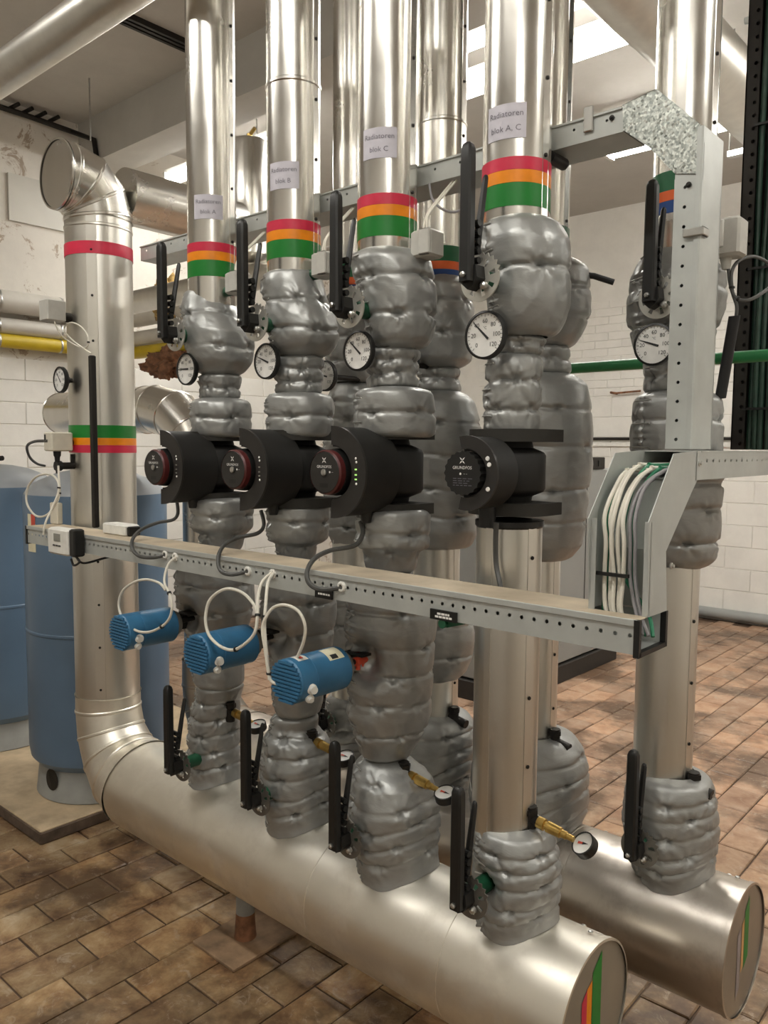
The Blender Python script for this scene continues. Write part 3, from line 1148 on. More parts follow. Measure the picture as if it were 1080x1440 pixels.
jacket('narrow jacket neck of the rear riser behind the nearest front riser', YB, [(489, None, 803), (508, None, 803), (528, None, 804)], XH_, pitch=.04, seed=28, puff=.006)
jacket('very tall billowing silver jacket of the rear riser behind the nearest front riser', YB, [(526, None, 806), (540, None, 824), (570, None, 832), (610, None, 834), (650, None, 833), (690, None, 830), (730, None, 826), (765, None, 818), (784, None, 803)], XH_, pitch=.1, seed=29, puff=.016)
jacket('silver jacket sitting on the rear header behind the bare foot of the nearest front riser', YB, [(1030, None, 806), (1048, None, 820), (1080, None, 829), (1110, None, 830), (1140, None, 828), (1163, None, 816)], XH_, pitch=.05, seed=30, sit=SIT2, group=GL)
jacket('quilted silver jacket high on the rear riser behind the third front riser', YB, [(388, None, 650), (405, None, 664), (440, None, 668), (480, None, 667), (508, None, 662), (518, None, 650)], XG, pitch=.08, seed=31)
jacket('narrow jacket neck of the rear riser behind the third front riser', YB, [(517, None, 648), (535, None, 647), (552, None, 650)], XG, pitch=.04, seed=32, puff=.006)
jacket('tall billowing silver jacket of the rear riser behind the third front riser', YB, [(551, None, 652), (565, None, 666), (595, None, 676), (630, None, 677), (670, None, 674), (710, None, 671), (745, None, 670), (768, None, 662)], XG, pitch=.085, seed=33, puff=.014)
jacket('rounded silver jacket under the tray on the rear riser behind the third front riser', YB, [(830, None, 652), (850, None, 665), (890, None, 668), (920, None, 665), (942, None, 654), (956, None, 640)], XG, pitch=.1, seed=34, puff=.014)
jacket('quilted silver jacket sitting on the rear header behind the third front riser', YB, [(1000, None, 657), (1015, None, 668), (1050, None, 672), (1080, None, 672), (1108, None, 664)], XG, pitch=.05, seed=35, sit=SIT2, group=GL)
jacket('quilted silver jacket high on the rear riser behind the second front riser', YB, [(405, None, 528), (425, None, 540), (460, None, 545), (500, None, 540), (538, None, 530)], XF_, pitch=.08, seed=36)
jacket('tall wrinkled silver jacket of the rear riser behind the second front riser', YB, [(539, None, 525), (560, None, 536), (600, None, 540), (680, None, 540), (740, None, 536), (765, None, 526)], XF_, pitch=.06, seed=37)
jacket('silver jacket under the tray on the rear riser behind the second front riser', YB, [(820, None, 527), (845, None, 536), (900, None, 538), (940, None, 530), (955, None, 522)], XF_, pitch=.07, seed=38)
jacket('silver jacket sitting on the rear header behind the second front riser', YB, [(975, None, 527), (990, None, 536), (1020, None, 540), (1050, None, 540), (1075, None, 530)], XF_, pitch=.045, seed=39, sit=SIT2, group=GL)


# ------------------------------------------------------------------ butterfly valve levers
def handle_blade(w0, w1, d0, d1, h, c=.004):
    """a bar in +z from 0 to h, tapering, with a rounded head"""
    mb = MB()
    R_ = []
    for t, k in ((0, 1), (.15, 1), (.85, 1), (.95, .97), (.985, .75), (1, .4)):
        a, b = (w0 + (w1 - w0) * t) * k, (d0 + (d1 - d0) * t) * (k if t > .9 else 1)
        z = h * t
        R_.append([(-a + c * k, -b, z), (a - c * k, -b, z), (a, -b + c * k, z), (a, b - c * k, z), (a - c * k, b, z), (-a + c * k, b, z), (-a, b - c * k, z), (-a, -b + c * k, z)])
    mb.rings(R_)
    return mb


def notch_plate(r, th, holes=7):
    """toothed index plate in the local xz plane with kidney holes"""
    mb = MB()
    n = 48
    outer, inner = [], []
    for i in range(n):
        a = 2 * PI * i / n
        up = -.35 < ((a - .6 + PI) % (2 * PI) - PI) < .95
        rr = r * (1.06 if i % 2 else .93) if up else r * .98
        outer.append((rr * math.cos(a), rr * math.sin(a)))
    # outer band, ring of holes, hub
    ri, rh0, rh1 = r * .8, r * .48, r * .8
    def ring(f, yy):
        return [(f(i)[0], yy, f(i)[1]) for i in range(n)]
    circ = lambda rad: (lambda i: (rad * math.cos(2 * PI * i / n), rad * math.sin(2 * PI * i / n)))
    o = lambda i: outer[i]
    vs, fs = [], []
    layers = [ring(o, 0), ring(circ(rh1), 0), ring(circ(rh0), 0), ring(circ(.001), 0), ring(o, th), ring(circ(rh1), th), ring(circ(rh0), th), ring(circ(.001), th)]
    for L in layers:
        vs += L
    hole = lambda i: (i % 6) in (1, 2)
    for i in range(n):
        j = (i + 1) % n
        for b in (0, 4):
            fs.append((b * n + i, b * n + j, (b + 1) * n + j, (b + 1) * n + i))
            fs.append(((b + 2) * n + i, (b + 2) * n + j, (b + 3) * n + j, (b + 3) * n + i))
            if not hole(i):
                fs.append(((b + 1) * n + i, (b + 1) * n + j, (b + 2) * n + j, (b + 2) * n + i))
        fs.append((i, 4 * n + i, 4 * n + j, j))
        if hole(i):
            fs.append((n + i, n + j, 5 * n + j, 5 * n + i))
            fs.append((2 * n + i, 6 * n + i, 6 * n + j, 2 * n + j))
            if not hole((i - 1) % n):
                fs.append((n + i, 5 * n + i, 6 * n + i, 2 * n + i))
            if not hole(j):
                fs.append((n + j, 2 * n + j, 6 * n + j, 5 * n + j))
    mb.add(vs, fs)
    return mb


def make_valve(name_label, off, plate, group):
    """origin on the riser axis at the pivot height; everything points to -y"""
    T = thing('butterfly_valve', (0, 0, 0), name_label, 'valve', group)
    yl = -off
    hb = handle_blade(.0135, .0125, .011, .0115, .262).xf(Matrix.Translation((0, yl, -.012)) @ Matrix.Rotation(math.radians(0), 4, 'X'))
    part('lever', hb, 'black', T, world=False)
    tb = handle_blade(.009, .0065, .006, .005, .15).xf(Matrix.Translation((.004, yl + .026, .055)) @ Matrix.Rotation(math.radians(-11), 4, 'X'))
    for i in range(5):
        tb.lathe([(-.011, .007), (.011, .007)], (.004, yl + .021, .03 + i * .018), (1, 0, 0), 10)
    part('trigger', tb, 'black', T, world=False)
    part('hub', MB().prism([(-.017, .02), (.017, .02), (.02, -.004), (.012, -.018), (-.002, -.026), (-.018, -.012)], .03, Matrix.Translation((0, yl + .006, 0))), 'black_matt', T, world=False)
    mb = MB().lathe([(0, .006), (.005, .006), (.007, .003)], (0, yl - .0105, 0), (0, -1, 0), 6)
    part('bolt', mb, 'steel', T, world=False)
    part('stop_screw', MB().lathe([(0, .008), (.008, .007), (.011, .003)], (.022, yl + .03, -.018), (0, -1, 0), 12), 'steel', T, world=False)
    part('index_plate', notch_plate(.047, .003).xf(Matrix.Translation((.006, yl + .036, 0))), plate, T, 25, world=False)
    part('neck', MB().lathe([(0, .024), (.012, .024), (.013, .019), (off - .075, .019)], (0, yl + .04, 0), (0, 1, 0), 24), 'valve_green', T, world=False)
    return T


vu = make_valve('', .172, 'disc_zinc', 'upper butterfly valve levers')
vd = make_valve('', .172, 'disc_dark', 'lower butterfly valve levers')
VL = {'a': 'beside the first silver-jacketed front riser', 'b': 'beside the second silver-jacketed front riser', 'c': 'beside the third silver-jacketed front riser', 'd': 'beside the nearest front riser'}
ups = [('a', FX['a'], YF, 1.813), ('b', FX['b'], YF, 1.812), ('c', FX['c'], YF, 1.815), ('d', FX['d'], YF, 1.834), ('e', XE, YB, 1.838)]
los = [('a', FX['a'], YF, .552), ('b', FX['b'], YF, .560), ('c', FX['c'], YF, .560), ('d', FX['d'], YF, .556), ('e', XE, YB, .552)]
for L, proto, hi in ((ups, vu, True), (los, vd, False)):
    for i, (k, X, Y, z) in enumerate(L):
        lb = ('upright black lever with a toothed plate, upper valve ' if hi else 'upright black lever with a toothed plate, lower valve ') + (VL[k] if k != 'e' else 'on the rear right riser')
        if i == 0:
            proto['label'] = lb
            proto.location = (X, Y, z)
        else:
            copy_thing(proto, (X, Y, z), lb)
copy_thing(vd, (XF_, YB, .60), 'black lever barely seen between the second and third front jackets above the header')


# ------------------------------------------------------------------ dial thermometers
def make_dial(off, ang, label, loc, r=.0445, group='dial thermometers'):
    """round white dial looking to -y, origin on the riser axis"""
    T = thing('dial_thermometer', loc, label, 'thermometer', group)
    y = -off
    part('case', MB().lathe([(0, .004), (.0, r * .97), (.004, r + .002), (.015, r + .002), (.0165, r - .0025), (.0135, r - .003)], (0, y + .0155, 0), (0, -1, 0), 40, True, False), 'black', T, world=False)
    f = part('dial_face', MB().lathe([(0, r - .002), (.0005, .0001)], (0, y + .003, 0), (0, -1, 0), 40, False, False), 'dial_white', T, world=False)
    mb = MB()
    yy = y + .0022
    for i in range(25):
        a = math.radians(225 - 270 * i / 24)
        L = .006 if i % 4 == 0 else .0035
        c, s_ = math.cos(a), math.sin(a)
        R1, R0, w_ = r * .9, r * .9 - L, .0005
        mb.add([(R0 * c - w_ * s_, yy, R0 * s_ + w_ * c), (R0 * c + w_ * s_, yy, R0 * s_ - w_ * c), (R1 * c + w_ * s_, yy, R1 * s_ - w_ * c), (R1 * c - w_ * s_, yy, R1 * s_ + w_ * c)], [(0, 1, 2, 3)])
    for i, s_ in enumerate(('0', '20', '40', '60', '80', '100', '120')):
        a = math.radians(225 - 270 * i / 6)
        add_text(mb, s_, .0125, (r * .6 * math.cos(a), yy, r * .6 * math.sin(a)))
    add_text(mb, '\u00b0C', .008, (0, yy, r * .3))
    part('numerals', mb, 'ink', f, 0, world=False)
    a = math.radians(ang)
    mb = MB()
    c, s_ = math.cos(a), math.sin(a)
    mb.add([(R * c - w_ * s_, y + .0012, R * s_ + w_ * c) for R, w_ in ((-.012, .0026), (-.012, -.0026), (.012, -.002), (r * .84, -.0004), (r * .84, .0004), (.012, .002))], [(0, 1, 2, 3, 4, 5)])
    part('pointer', mb, 'ink', f, 0, world=False)
    part('stem', MB().lathe([(0, .012), (.02, .012), (.021, .008), (off - .05, .008)], (0, y + .014, 0), (0, 1, 0), 16), 'steel_dark', T, world=False)
    return T


make_dial(.098, 178, 'white round dial with a nearly level needle, leftmost front riser', (FX['a'], YF, 1.7195))
make_dial(.100, 158, 'white round dial with a slanted needle, second front riser', (FX['b'], YF, 1.719))
make_dial(.102, 138, 'white round dial with a steeply slanted needle, third front riser', (FX['c'], YF, 1.7215))
make_dial(.108, 136, 'largest looking white round dial, hanging off the nearest front riser', (FX['d'], YF, 1.7265), r=.0465)
make_dial(.140, 160, 'white round dial half covered by the upright galvanised tray', (XE, YB, 1.735), r=.0455)
make_dial(.155, 128, 'small side-on white dial on the pink-banded wide riser', (XL, YF, 1.717), r=.042)
make_dial(.19, 165, 'white dial in shade between the second and third front risers', (XF_ + .055, YB, 1.714))
make_dial(.16, 150, 'white dial mostly hidden behind the third front riser neck', (XG, YB, 1.735))


# ------------------------------------------------------------------ pumps
def arc_shell(r0, r1, y0, y1, a0, a1, seg=30):
    """thick part-cylinder about the local y axis; the angle runs in the xz plane from +x"""
    mb = MB()
    R_ = []
    for i in range(seg + 1):
        a = a0 + (a1 - a0) * i / seg
        c, s_ = math.cos(a), math.sin(a)
        R_.append([(r0 * c, y0, r0 * s_), (r1 * c, y0, r1 * s_), (r1 * c, y1, r1 * s_), (r0 * c, y1, r0 * s_)])
    return mb.rings(R_)


def half_slab(r, z0, z1, seg=20, back=.06):
    poly = [(r * math.sin(a), -r * math.cos(a) * .9) for a in np.linspace(-PI / 2, PI / 2, seg)]
    poly = [(-r, back)] + poly + [(r, back)]
    R_ = [[(x, y, z) for x, y in poly] for z in (z0, z1)]
    return MB().rings(R_)


def logo(mb, y, z, s):
    """the four-bladed emblem"""
    for sx in (-1, 1):
        for sz in (-1, 1):
            mb.add([(0, y, z), (sx * s * .55, y, z + sz * s * .28), (sx * s, y, z + sz * s), (sx * s * .25, y, z + sz * s * .6)], [(0, 1, 2, 3)])


def make_pump(label, loc, big=True, led=False):
    T = thing('circulation_pump', loc, label, 'pump', 'circulation pumps')
    k = 1 if big else .8
    # thermal shell round the volute: two flange slabs and a waist
    part('volute', MB().lathe([(-.085 * k, .055 * k), (-.064 * k, .06 * k), (-.052 * k, .088 * k), (-.044 * k, .093 * k), (.044 * k, .093 * k), (.052 * k, .088 * k), (.064 * k, .06 * k), (.085 * k, .055 * k)], (0, 0, 0), (0, 0, 1), 48), 'black_matt', T, world=False)
    zt = .09 if big else .078
    part('flange_shell', half_slab(.105 * k + (.008 if not big else 0), zt - .014, zt + .012), 'black_dust', T, 30, world=False)
    part('flange_shell', half_slab(.105 * k + (.008 if not big else 0), -zt - .012, -zt + .014), 'black_dust', T, 30, world=False)
    R = .103 if big else .073
    ri = .058 if big else .045
    yf, yb = (-.178, -.062) if big else (-.158, -.085)
    part('head_shell', arc_shell(ri, R, yf, yb, -1.62 if big else -1.75, 1.62 if big else 1.75), 'black_matt', T, 30, world=False)
    mb = MB()
    rp = R + .002
    mb2 = arc_shell(ri + .004, rp, yf - .006, yf, -1.60 if big else -1.8, 1.60 if big else 1.8)
    part('face_plate', mb2, 'dial_grey', T, 30, world=False)
    part('motor', MB().lathe([(0, .052 * k), (.02, .054 * k), (.15, .054 * k)], (0, yf - .012, 0), (0, 1, 0), 40), 'black', T, world=False)
    if big:
        rd = .0475
        yd = yf - .03
        part('red_rim', MB().lathe([(0, rd), (.004, rd + .003), (.02, rd + .003)], (0, yd, 0), (0, 1, 0), 48, False, False), 'red_rim', T, world=False)
        d = part('dial', MB().lathe([(0, .0001), (0, rd - .002), (.002, rd)], (0, yd, 0), (0, 1, 0), 48, False, False), 'dial_grey', T, world=False)
        mb = MB()
        y = yd - .0006
        logo(mb, y, .0275, .0065)
        add_text(mb, 'GRUNDFOS', .0088, (0, y, .0125))
        add_text(mb, '\u2013\u2013', .006, (.026, y, .001))
        mb.lathe([(0, .0025), (.0004, .0001)], (.018, y, .001), (0, -1, 0), 10, False, False)
        part('lettering', mb, 'white_ink', d, 0, world=False)
        mb = MB().add([(-.014, y, -.034), (.012, y, -.034), (.012, y, -.0245), (-.014, y, -.0245)], [(0, 1, 2, 3)])
        part('rating_plate', mb, 'black', d, 0, world=False)
        part('vent_screw', MB().lathe([(0, .008), (.003, .0078), (.004, .005)], (0, yd, 0), (0, -1, 0), 20), 'steel', d, world=False)
        part('screw_recess', MB().lathe([(0, .0125), (.0003, .0001)], (0, yd - .0003, 0), (0, -1, 0), 24, False, False), 'black', d, world=False)
        mb = MB()
        yy = yf - .0065
        for x, z in ((.075, .032), (.077, .024), (.077, -.024)):
            mb.lathe([(0, .003), (.001, .002)], (x, yy, z), (0, -1, 0), 10)
        part('status_dots', mb, 'white_ink', T, world=False)
        mb = MB()
        for z in (.008, -.004, -.014):
            mb.box((.073, yy - .001, z - .0016), (.079, yy, z + .0016))
        part('status_leds', mb, 'led_green' if led else 'lcd', T, 0, world=False)
        part('cable_gland', MB().cyl((.03, -.1, -R + .012), (.03, -.1, -R - .016), .016, .011, 16), 'black', T, world=False)
    else:
        rd = .042
        yd = yf - .018
        n = 40
        R_ = []
        for y in (yd, yd + .02):
            R_.append([((rd if i % 2 else rd + .003) * math.cos(2 * PI * i / n), y, (rd if i % 2 else rd + .003) * math.sin(2 * PI * i / n)) for i in range(n)])
        d = part('dial', MB().rings(R_), 'black', T, 20, world=False)
        mb = MB()
        y = yd - .0006
        logo(mb, y, .0255, .0065)
        add_text(mb, 'GRUNDFOS', .0088, (0, y, .011))
        mb.lathe([(0, .0025), (.0004, .0001)], (-.004, y, -.001), (0, -1, 0), 10, False, False)
        add_text(mb, '\u2013 \u2013', .007, (.008, y, -.001))
        part('lettering', mb, 'white_ink', d, 0, world=False)
        mb = MB()
        rg = random.Random(5)
        for z in (-.011, -.0155, -.020, -.0245):
            x = -.022
            while x < .016:
                L = rg.uniform(.004, .011)
                mb.add([(x, y, z), (x + L, y, z), (x + L, y, z + .0012), (x, y, z + .0012)], [(0, 1, 2, 3)])
                x += L + .003
        part('small_print', mb, 'ink_grey', d, 0, world=False)
        for x, z in ((.052, .03), (.056, .018), (.054, -.03)):
            part('status_dot', MB().lathe([(0, .0048), (.002, .004)], (x, yf - .0065, z), (0, -1, 0), 12), 'white_ink', T, world=False)
        part('cable_gland', MB().cyl((.0, -.085, -R + .02), (.0, -.085, -R - .04), .02, .017, 16), 'black', T, world=False)
    return T


make_pump('black pump with a red-rimmed dial, first of three, by the pink-banded wide riser', (FX['a'], YF, 1.4375))
make_pump('black pump with a red-rimmed dial, middle one of three', (FX['b'], YF, 1.4395))
make_pump('black pump with a red-rimmed dial and green lights, largest in the photo', (FX['c'], YF, 1.4415), True, True)
make_pump('smaller black pump with a ribbed dial and open C-shaped shell', (FX['d'], YF, 1.4485), False)


# ------------------------------------------------------------------ mixing valve actuators
def make_actuator(label, loc):
    T = thing('valve_actuator', loc, label, 'actuator', 'blue valve actuators')
    r = .0505
    y0, y1 = -.322, -.162
    part('motor_body', MB().lathe([(0, r - .003), (.004, r), (.045, r), (.046, r - .0015), (.049, r - .0015), (.05, r), (y1 - y0 - .004, r), (y1 - y0, r - .005)], (0, y0, 0), (0, 1, 0), 48), 'blue_motor', T, 30, world=False)
    mb = MB()
    for i in range(-5, 6):
        z = i * .0086
        hw = math.sqrt(max(0, (r - .002) ** 2 - z * z))
        if hw > .008:
            mb.prism([(-hw, -.0026), (hw, -.0026), (hw, .0026), (-hw, .0026)], .006, Matrix.Translation((0, y0 - .005, z)))
    part('cooling_fins', mb, 'blue_motor', T, 0, world=False)
    part('adapter', MB().lathe([(0, r - .006), (.02, .034), (.028, .02)], (0, y1, 0), (0, 1, 0), 32), 'motor_grey', T, world=False)
    part('stem', MB().cyl((0, y1 + .02, 0), (0, -.08, .004), .007, seg=12).cyl((-.025, y1 + .03, .012), (-.025, -.085, .016), .005, seg=10), 'steel_dark', T, world=False)
    part('bracket', MB().box((-.03, y1 + .05, .018), (.03, -.08, .024)).box((-.03, y1 + .05, -.03), (-.024, -.085, .02)), 'black_matt', T, 0, world=False)
    gx, gz = .044, -.02
    mb = MB().lathe([(0, .012), (.006, .012), (.007, .009), (.016, .0085)], (.046, y0 + .03, -.012), (1, -.25, 0), 16)
    mb.lathe([(0, .010), (.005, .010), (.007, .007), (.012, .006)], (.040, y0 + .03, -.034), (1, -.25, -.3), 16)
    part('cable_gland', mb, 'white', T, world=False)
    return T


make_actuator('blue cylindrical actuator with a finned end, first by the pink-banded wide riser', (FX['a'], YF, .983))
make_actuator('blue cylindrical actuator with a finned end, middle one of three', (FX['b'], YF, .986))
A3 = make_actuator('blue cylindrical actuator with stickers and a red coupling, largest of three', (FX['c'], YF, .985))
mb = MB()
for y0, y1, a0, a1 in ((-.305, -.275, 1.15, 1.75),):
    mb.rings([[(.0508 * math.cos(a), y, .0508 * math.sin(a)) for a in np.linspace(a0, a1, 8)] for y in (y0, y1)], False, False, False)
part('warning_sticker', mb, 'white', A3, world=False)
mb = MB().rings([[(.0511 * math.cos(a), y, .0511 * math.sin(a)) for a in np.linspace(1.3, 1.6, 5)] for y in (-.296, -.284)], False, False, False)
part('warning_mark', mb, 'sticker_red', A3, world=False)
mb = MB().rings([[(.0508 * math.cos(a), y, .0508 * math.sin(a)) for a in np.linspace(.75, 1.6, 8)] for y in (-.225, -.178)], False, False, False)
part('rating_sticker', mb, 'sticker', A3, world=False)
mb = MB().rings([[(.0511 * math.cos(a), y, .0511 * math.sin(a)) for a in np.linspace(.8, 1.05, 5)] for y in (-.216, -.196)], False, False, False)
part('rating_mark', mb, 'ink', A3, world=False)
part('red_coupling', MB().cyl((.004, -.108, .003), (.004, -.066, .004), .0105, seg=12).cyl((.004, -.098, -.018), (.004, -.098, .024), .0055, seg=8).cyl((.004, -.08, -.018), (.004, -.08, .024), .0055, seg=8), 'orange_red', A3, world=False)


# ------------------------------------------------------------------ perforated cable trays
def holed(mb, o, u, v, L, H, n, hz, r):
    """a strip of n cells along u (length L) and v (height H), each with a real round hole at height hz"""
    o, u, v = Vector(o), Vector(u), Vector(v)
    cw = L / n
    for i in range(n):
        c = (cw * (i + .5), hz)
        rect = [(cw * i, 0), (cw * (i + .5), 0), (cw * (i + 1), 0), (cw * (i + 1), hz), (cw * (i + 1), H), (cw * (i + .5), H), (cw * i, H), (cw * i, hz)]
        hole = [(c[0] + r * math.cos(math.radians(225 + 45 * k)), c[1] + r * math.sin(math.radians(225 + 45 * k))) for k in range(8)]
        vs = [o + u * a + v * b for a, b in rect + hole]
        mb.add(vs, [(k, (k + 1) % 8, 8 + (k + 1) % 8, 8 + k) for k in range(8)])


TX0, TX1, TYF, TYB = -2.70, -.533, 1.225, 1.332
TZ0, TZ1 = 1.166, 1.224
XLID = -.64
T = thing('cable_tray', ((TX0 + TX1) / 2, 1.28, TZ0), 'long level galvanised cable tray with a row of holes, crossing in front of the risers', 'cable tray')
mb = MB()
holed(mb, (TX0, TYF, TZ0), (1, 0, 0), (0, 0, 1), TX1 - TX0, TZ1 - TZ0 - .001, 85, .031, .0037)
mb.box((TX0, TYF + .0012, TZ0), (TX1, TYB, TZ0 + .0015))
mb.box((TX0, TYB - .0015, TZ0), (TX1, TYB, TZ1 - .003))
part('channel', mb, 'galv', T, 0)
part('lid', MB().cbox((TX0, TYF - .0015, TZ1 - .0022), (XLID, TYB + .002, TZ1), .0008).cbox((XLID, TYF - .0015, TZ1 - .0022), (TX1, 1.262, TZ1), .0008), 'dust_lid', T, 0, label='dusty sand-coloured lid')
part('lid_lip', MB().cbox((TX0, TYF - .0035, TZ1 - .011), (TX1, TYF - .0005, TZ1 + .0005), .0008), 'galv', T, 0)
for x in (TX0, TX1):
    mb = MB()
    e = .004
    for a, b in (((TYF - e, TZ0 - e), (TYF + e, TZ1)), ((TYB - e, TZ0 - e), (TYB + e, TZ1)), ((TYF, TZ0 - e), (TYB, TZ0 + e))):
        mb.box((x - .005, a[0], a[1]), (x + .005, b[0], b[1]))
    part('edge_trim', mb, 'black', T, 0)
GR = [(233, 780), (247, 783), (349, 803), (384, 807), (481, 825)]
for x, y in GR:
    p = at(x, y, 1, TYF)
    g = part('grommet', MB().lathe([(0, .0118), (.003, .0118), (.005, .009), (.005, .006), (.001, .006)], (p[0], TYF, p[2]), (0, -1, 0), 20), 'white', T)
for (x0, y0, x1, y1), nl in (((443, 822, 467, 837), 1), ((605, 856, 642, 871), 2)):
    p, q = at(x0, y0, 1, TYF - .004), at(x1, y1, 1, TYF - .004)
    tg = part('name_tag', MB().box((p[0], TYF - .0048, TZ0 - .001), (q[0], TYF - .001, TZ0 + .019)), 'black', T, 0)
    mb = MB()
    rg = random.Random(nl)
    W_ = q[0] - p[0]
    for i in range(nl):
        z = TZ0 + .0095 - i * .006 - (.003 if nl == 1 else 0)
        x = p[0] + W_ * (.28 if i == 0 and nl == 2 else .2)
        while x < p[0] + W_ * (.68 if i == 0 and nl == 2 else .78):
            L = rg.uniform(.004, .009)
            mb.add([(x, TYF - .0052, z), (x + L, TYF - .0052, z), (x + L, TYF - .0052, z + .0042), (x, TYF - .0052, z + .0042)], [(0, 1, 2, 3)])
            x += L + .0012
    part('worn_print', mb, 'white_ink', tg, 0)
p = at(623, 877, 1, TYF)
part('earth_clamp', MB().cyl((p[0], TYF - .004, p[2]), (p[0], TYF + .03, p[2]), .009, seg=14).prism([(.006, -.008), (.05, .006), (.05, .012), (.004, .008)], .02, Matrix.Translation((p[0], TYF + .004, p[2]))), 'valve_green', T, 0)

# ---- the junction at the right end: two cheeks, a back sheet, then a tray towards the back wall
XR_, XL_ = -.53, -.637
prof = [(1.332, 1.224), (1.332, 1.375), (1.43, 1.497), (1.55, 1.499), (1.55, 1.440), (1.475, 1.425), (1.388, 1.335), (1.388, 1.224)]
q = [at(x, y, 0, XR_) for x, y in ((912, 862), (912, 735), (948, 638), (980, 634), (980, 675), (972, 692), (936, 775), (937, 856))]
prof = [(p[1], p[2]) for p in q]
prof[0] = (prof[0][0], TZ1)
prof[-1] = (prof[-1][0], TZ1)
T = thing('cable_tray', ((XR_ + XL_) / 2, 1.4, TZ1), 'galvanised tray junction with sloping cheeks and cables inside, on the end of the long tray', 'cable tray')


def cheek(x, th):
    return MB().rings([[(xx, y, z) for y, z in prof] for xx in (x, x + th)])


part('side_plate', cheek(XR_ - .0016, .0016), 'galv', T, 0)
part('side_plate', cheek(XL_, .0016), 'galv', T, 0)
bk = prof[4:]
mb = MB().rings([[(x, y + d, z - d * .3) for d in (0, .002) for y, z in (bk if d == 0 else bk[::-1])] for x in (XL_, XR_)])
part('back_sheet', mb, 'galv', T, 0)
for x, s_ in ((XL_, 1), (XR_, -1)):
    part('front_lip', MB().box((min(x, x + s_ * .011), prof[0][0] - .0008, TZ1), (max(x, x + s_ * .011), prof[0][0] + .0012, prof[1][1])), 'galv', T, 0)
hy0, hy1 = prof[3][0], 2.95
hz0, hz1 = prof[4][1], prof[3][1]
mb = MB()
holed(mb, (XR_ + .001, hy0, hz0), (0, 1, 0), (0, 0, 1), hy1 - hy0, hz1 - hz0, 46, .034, .0032)
mb.box((XL_, hy0, hz0), (XR_, hy1, hz0 + .0016))
mb.box((XL_, hy0, hz0), (XL_ + .0016, hy1, hz1))
mb.box((XL_, hy0 + .02, hz1 - .002), (XR_ + .002, hy1, hz1))
part('level_tray', mb, 'galv', T, 0)
mb = MB()
for y, z in ((prof[3][0] + .012, hz0 + .03), (1.345, 1.30)):
    mb.lathe([(0, .006), (.002, .006), (.003, .0035), (.006, .003)], (XR_, y, z), (1, 0, 0), 10)
part('bolt', mb, 'steel', T)
p = [at(x, y, 0, XL_ + .004) for x, y in ((853, 762), (853, 835))]
mb = MB()
for x, y in ((853, 790), (851, 826)):
    a = at(x, y, 0, XL_ + .003)
    mb.box((XL_ + .001, a[1] - .003, a[2] - .008), (XL_ + .004, a[1] + .003, a[2] + .008))
part('slots', mb, 'white', T, 0)
# cables inside the junction
rg = random.Random(2)
CB = [('cable_white', 5, 'white cable bundled inside the tray junction', 'white cables in the junction'), ('cable_green', 3, 'green cable bundled inside the tray junction', 'green cables in the junction'), ('cable_lilac', 2, 'grey cable bundled inside the tray junction', 'grey cables in the junction')]
yb0 = prof[0][0]
for mt, n, lb, gr in CB:
    for i in range(n):
        if mt == 'cable_white':
            x0, xm, xt, d = -.612 + .007 * i, -.618 + .0085 * i, -.616 + .011 * i, .014 + .006 * (i % 2)
        elif mt == 'cable_green':
            x0, xm, xt, d = (-.626, -.558, -.546)[i], (-.62, -.575, -.59)[i], (-.625, -.565, -.585)[i], .034
        else:
            x0, xm, xt, d = -.562 + .008 * i, -.576 + .009 * i, -.555 + .009 * i, .024
        zt = hz0 + .016 + .005 * (i % 3)
        pts = [(x0 + .02, yb0 + .012, 1.19), (x0, yb0 + d, 1.225), (xm, yb0 + d + .004, 1.28), (xm + rg.uniform(-.004, .004), yb0 + d - .002, 1.34), (xm - .003, yb0 + d + .004, 1.385), (xm, yb0 + d + .034, zt - .03), (xt, yb0 + d + .08, zt), (xt, yb0 + d + .2, zt), (xt, 2.6, zt)]
        solo('cable', MB().tube(smooth_path(pts, 7), .0034 if mt != 'cable_white' else .0038, 8), mt, lb + ', ' + ('first', 'second', 'third', 'fourth', 'fifth')[i] + ' from the left cheek', 'cable', gr)
solo('cable_tie', MB().box((-.631, yb0 + .006, 1.283), (-.57, yb0 + .012, 1.289)), 'black', 'black cable tie pulled round the white bundle low in the junction', 'cable tie')

# ---- upright tray, its spangled corner and the level tray behind the front risers
VY0, VY1 = 1.552, 1.654
c = [at(x, y, 1, VY0) for x, y in ((875.5, 148), (923.7, 125), (988, 177), (988, 244), (949, 244), (914, 208), (876.8, 183))]
T = thing('cable_tray', (-.64, 1.7, 1.5), 'upright galvanised tray turning over a spangled corner into a level tray behind the front risers', 'cable tray')
vx0, vx1 = c[4][0], c[3][0]
zt_, zb_ = at(775.6, 176, 1, 1.552)[2], at(775.6, 212, 1, 1.552)[2]
ux0 = -2.495
mb = MB()
mb.box((vx0, VY0 + .002, c[3][2] - .01), (vx1, VY0 + .004, c[3][2] + .06))
holed(mb, (vx0, VY0, 1.50), (0, 0, 1), (1, 0, 0), c[3][2] - 1.50, vx1 - vx0 - .012, 14, .021, .0034)
mb.box((vx0, VY1 - .002, 1.50), (vx1, VY1, c[3][2]))
mb.box((vx0, VY0 + .001, 1.50), (vx0 + .0016, VY1, c[3][2]))
part('upright_channel', mb, 'galv', T, 0)
mb = MB().rings([[(vx1 - .012, VY0 - .002, z), (vx1 - .003, VY0 - .003, z), (vx1, VY0 - .001, z), (vx1, VY1 + .002, z), (vx1 - .006, VY1 + .002, z), (vx1 - .006, VY1, z), (vx1 - .002, VY1, z), (vx1 - .002, VY0, z), (vx1 - .012, VY0, z)] for z in (1.50, c[2][2])])
part('upright_lid', mb, 'galv', T, 0)
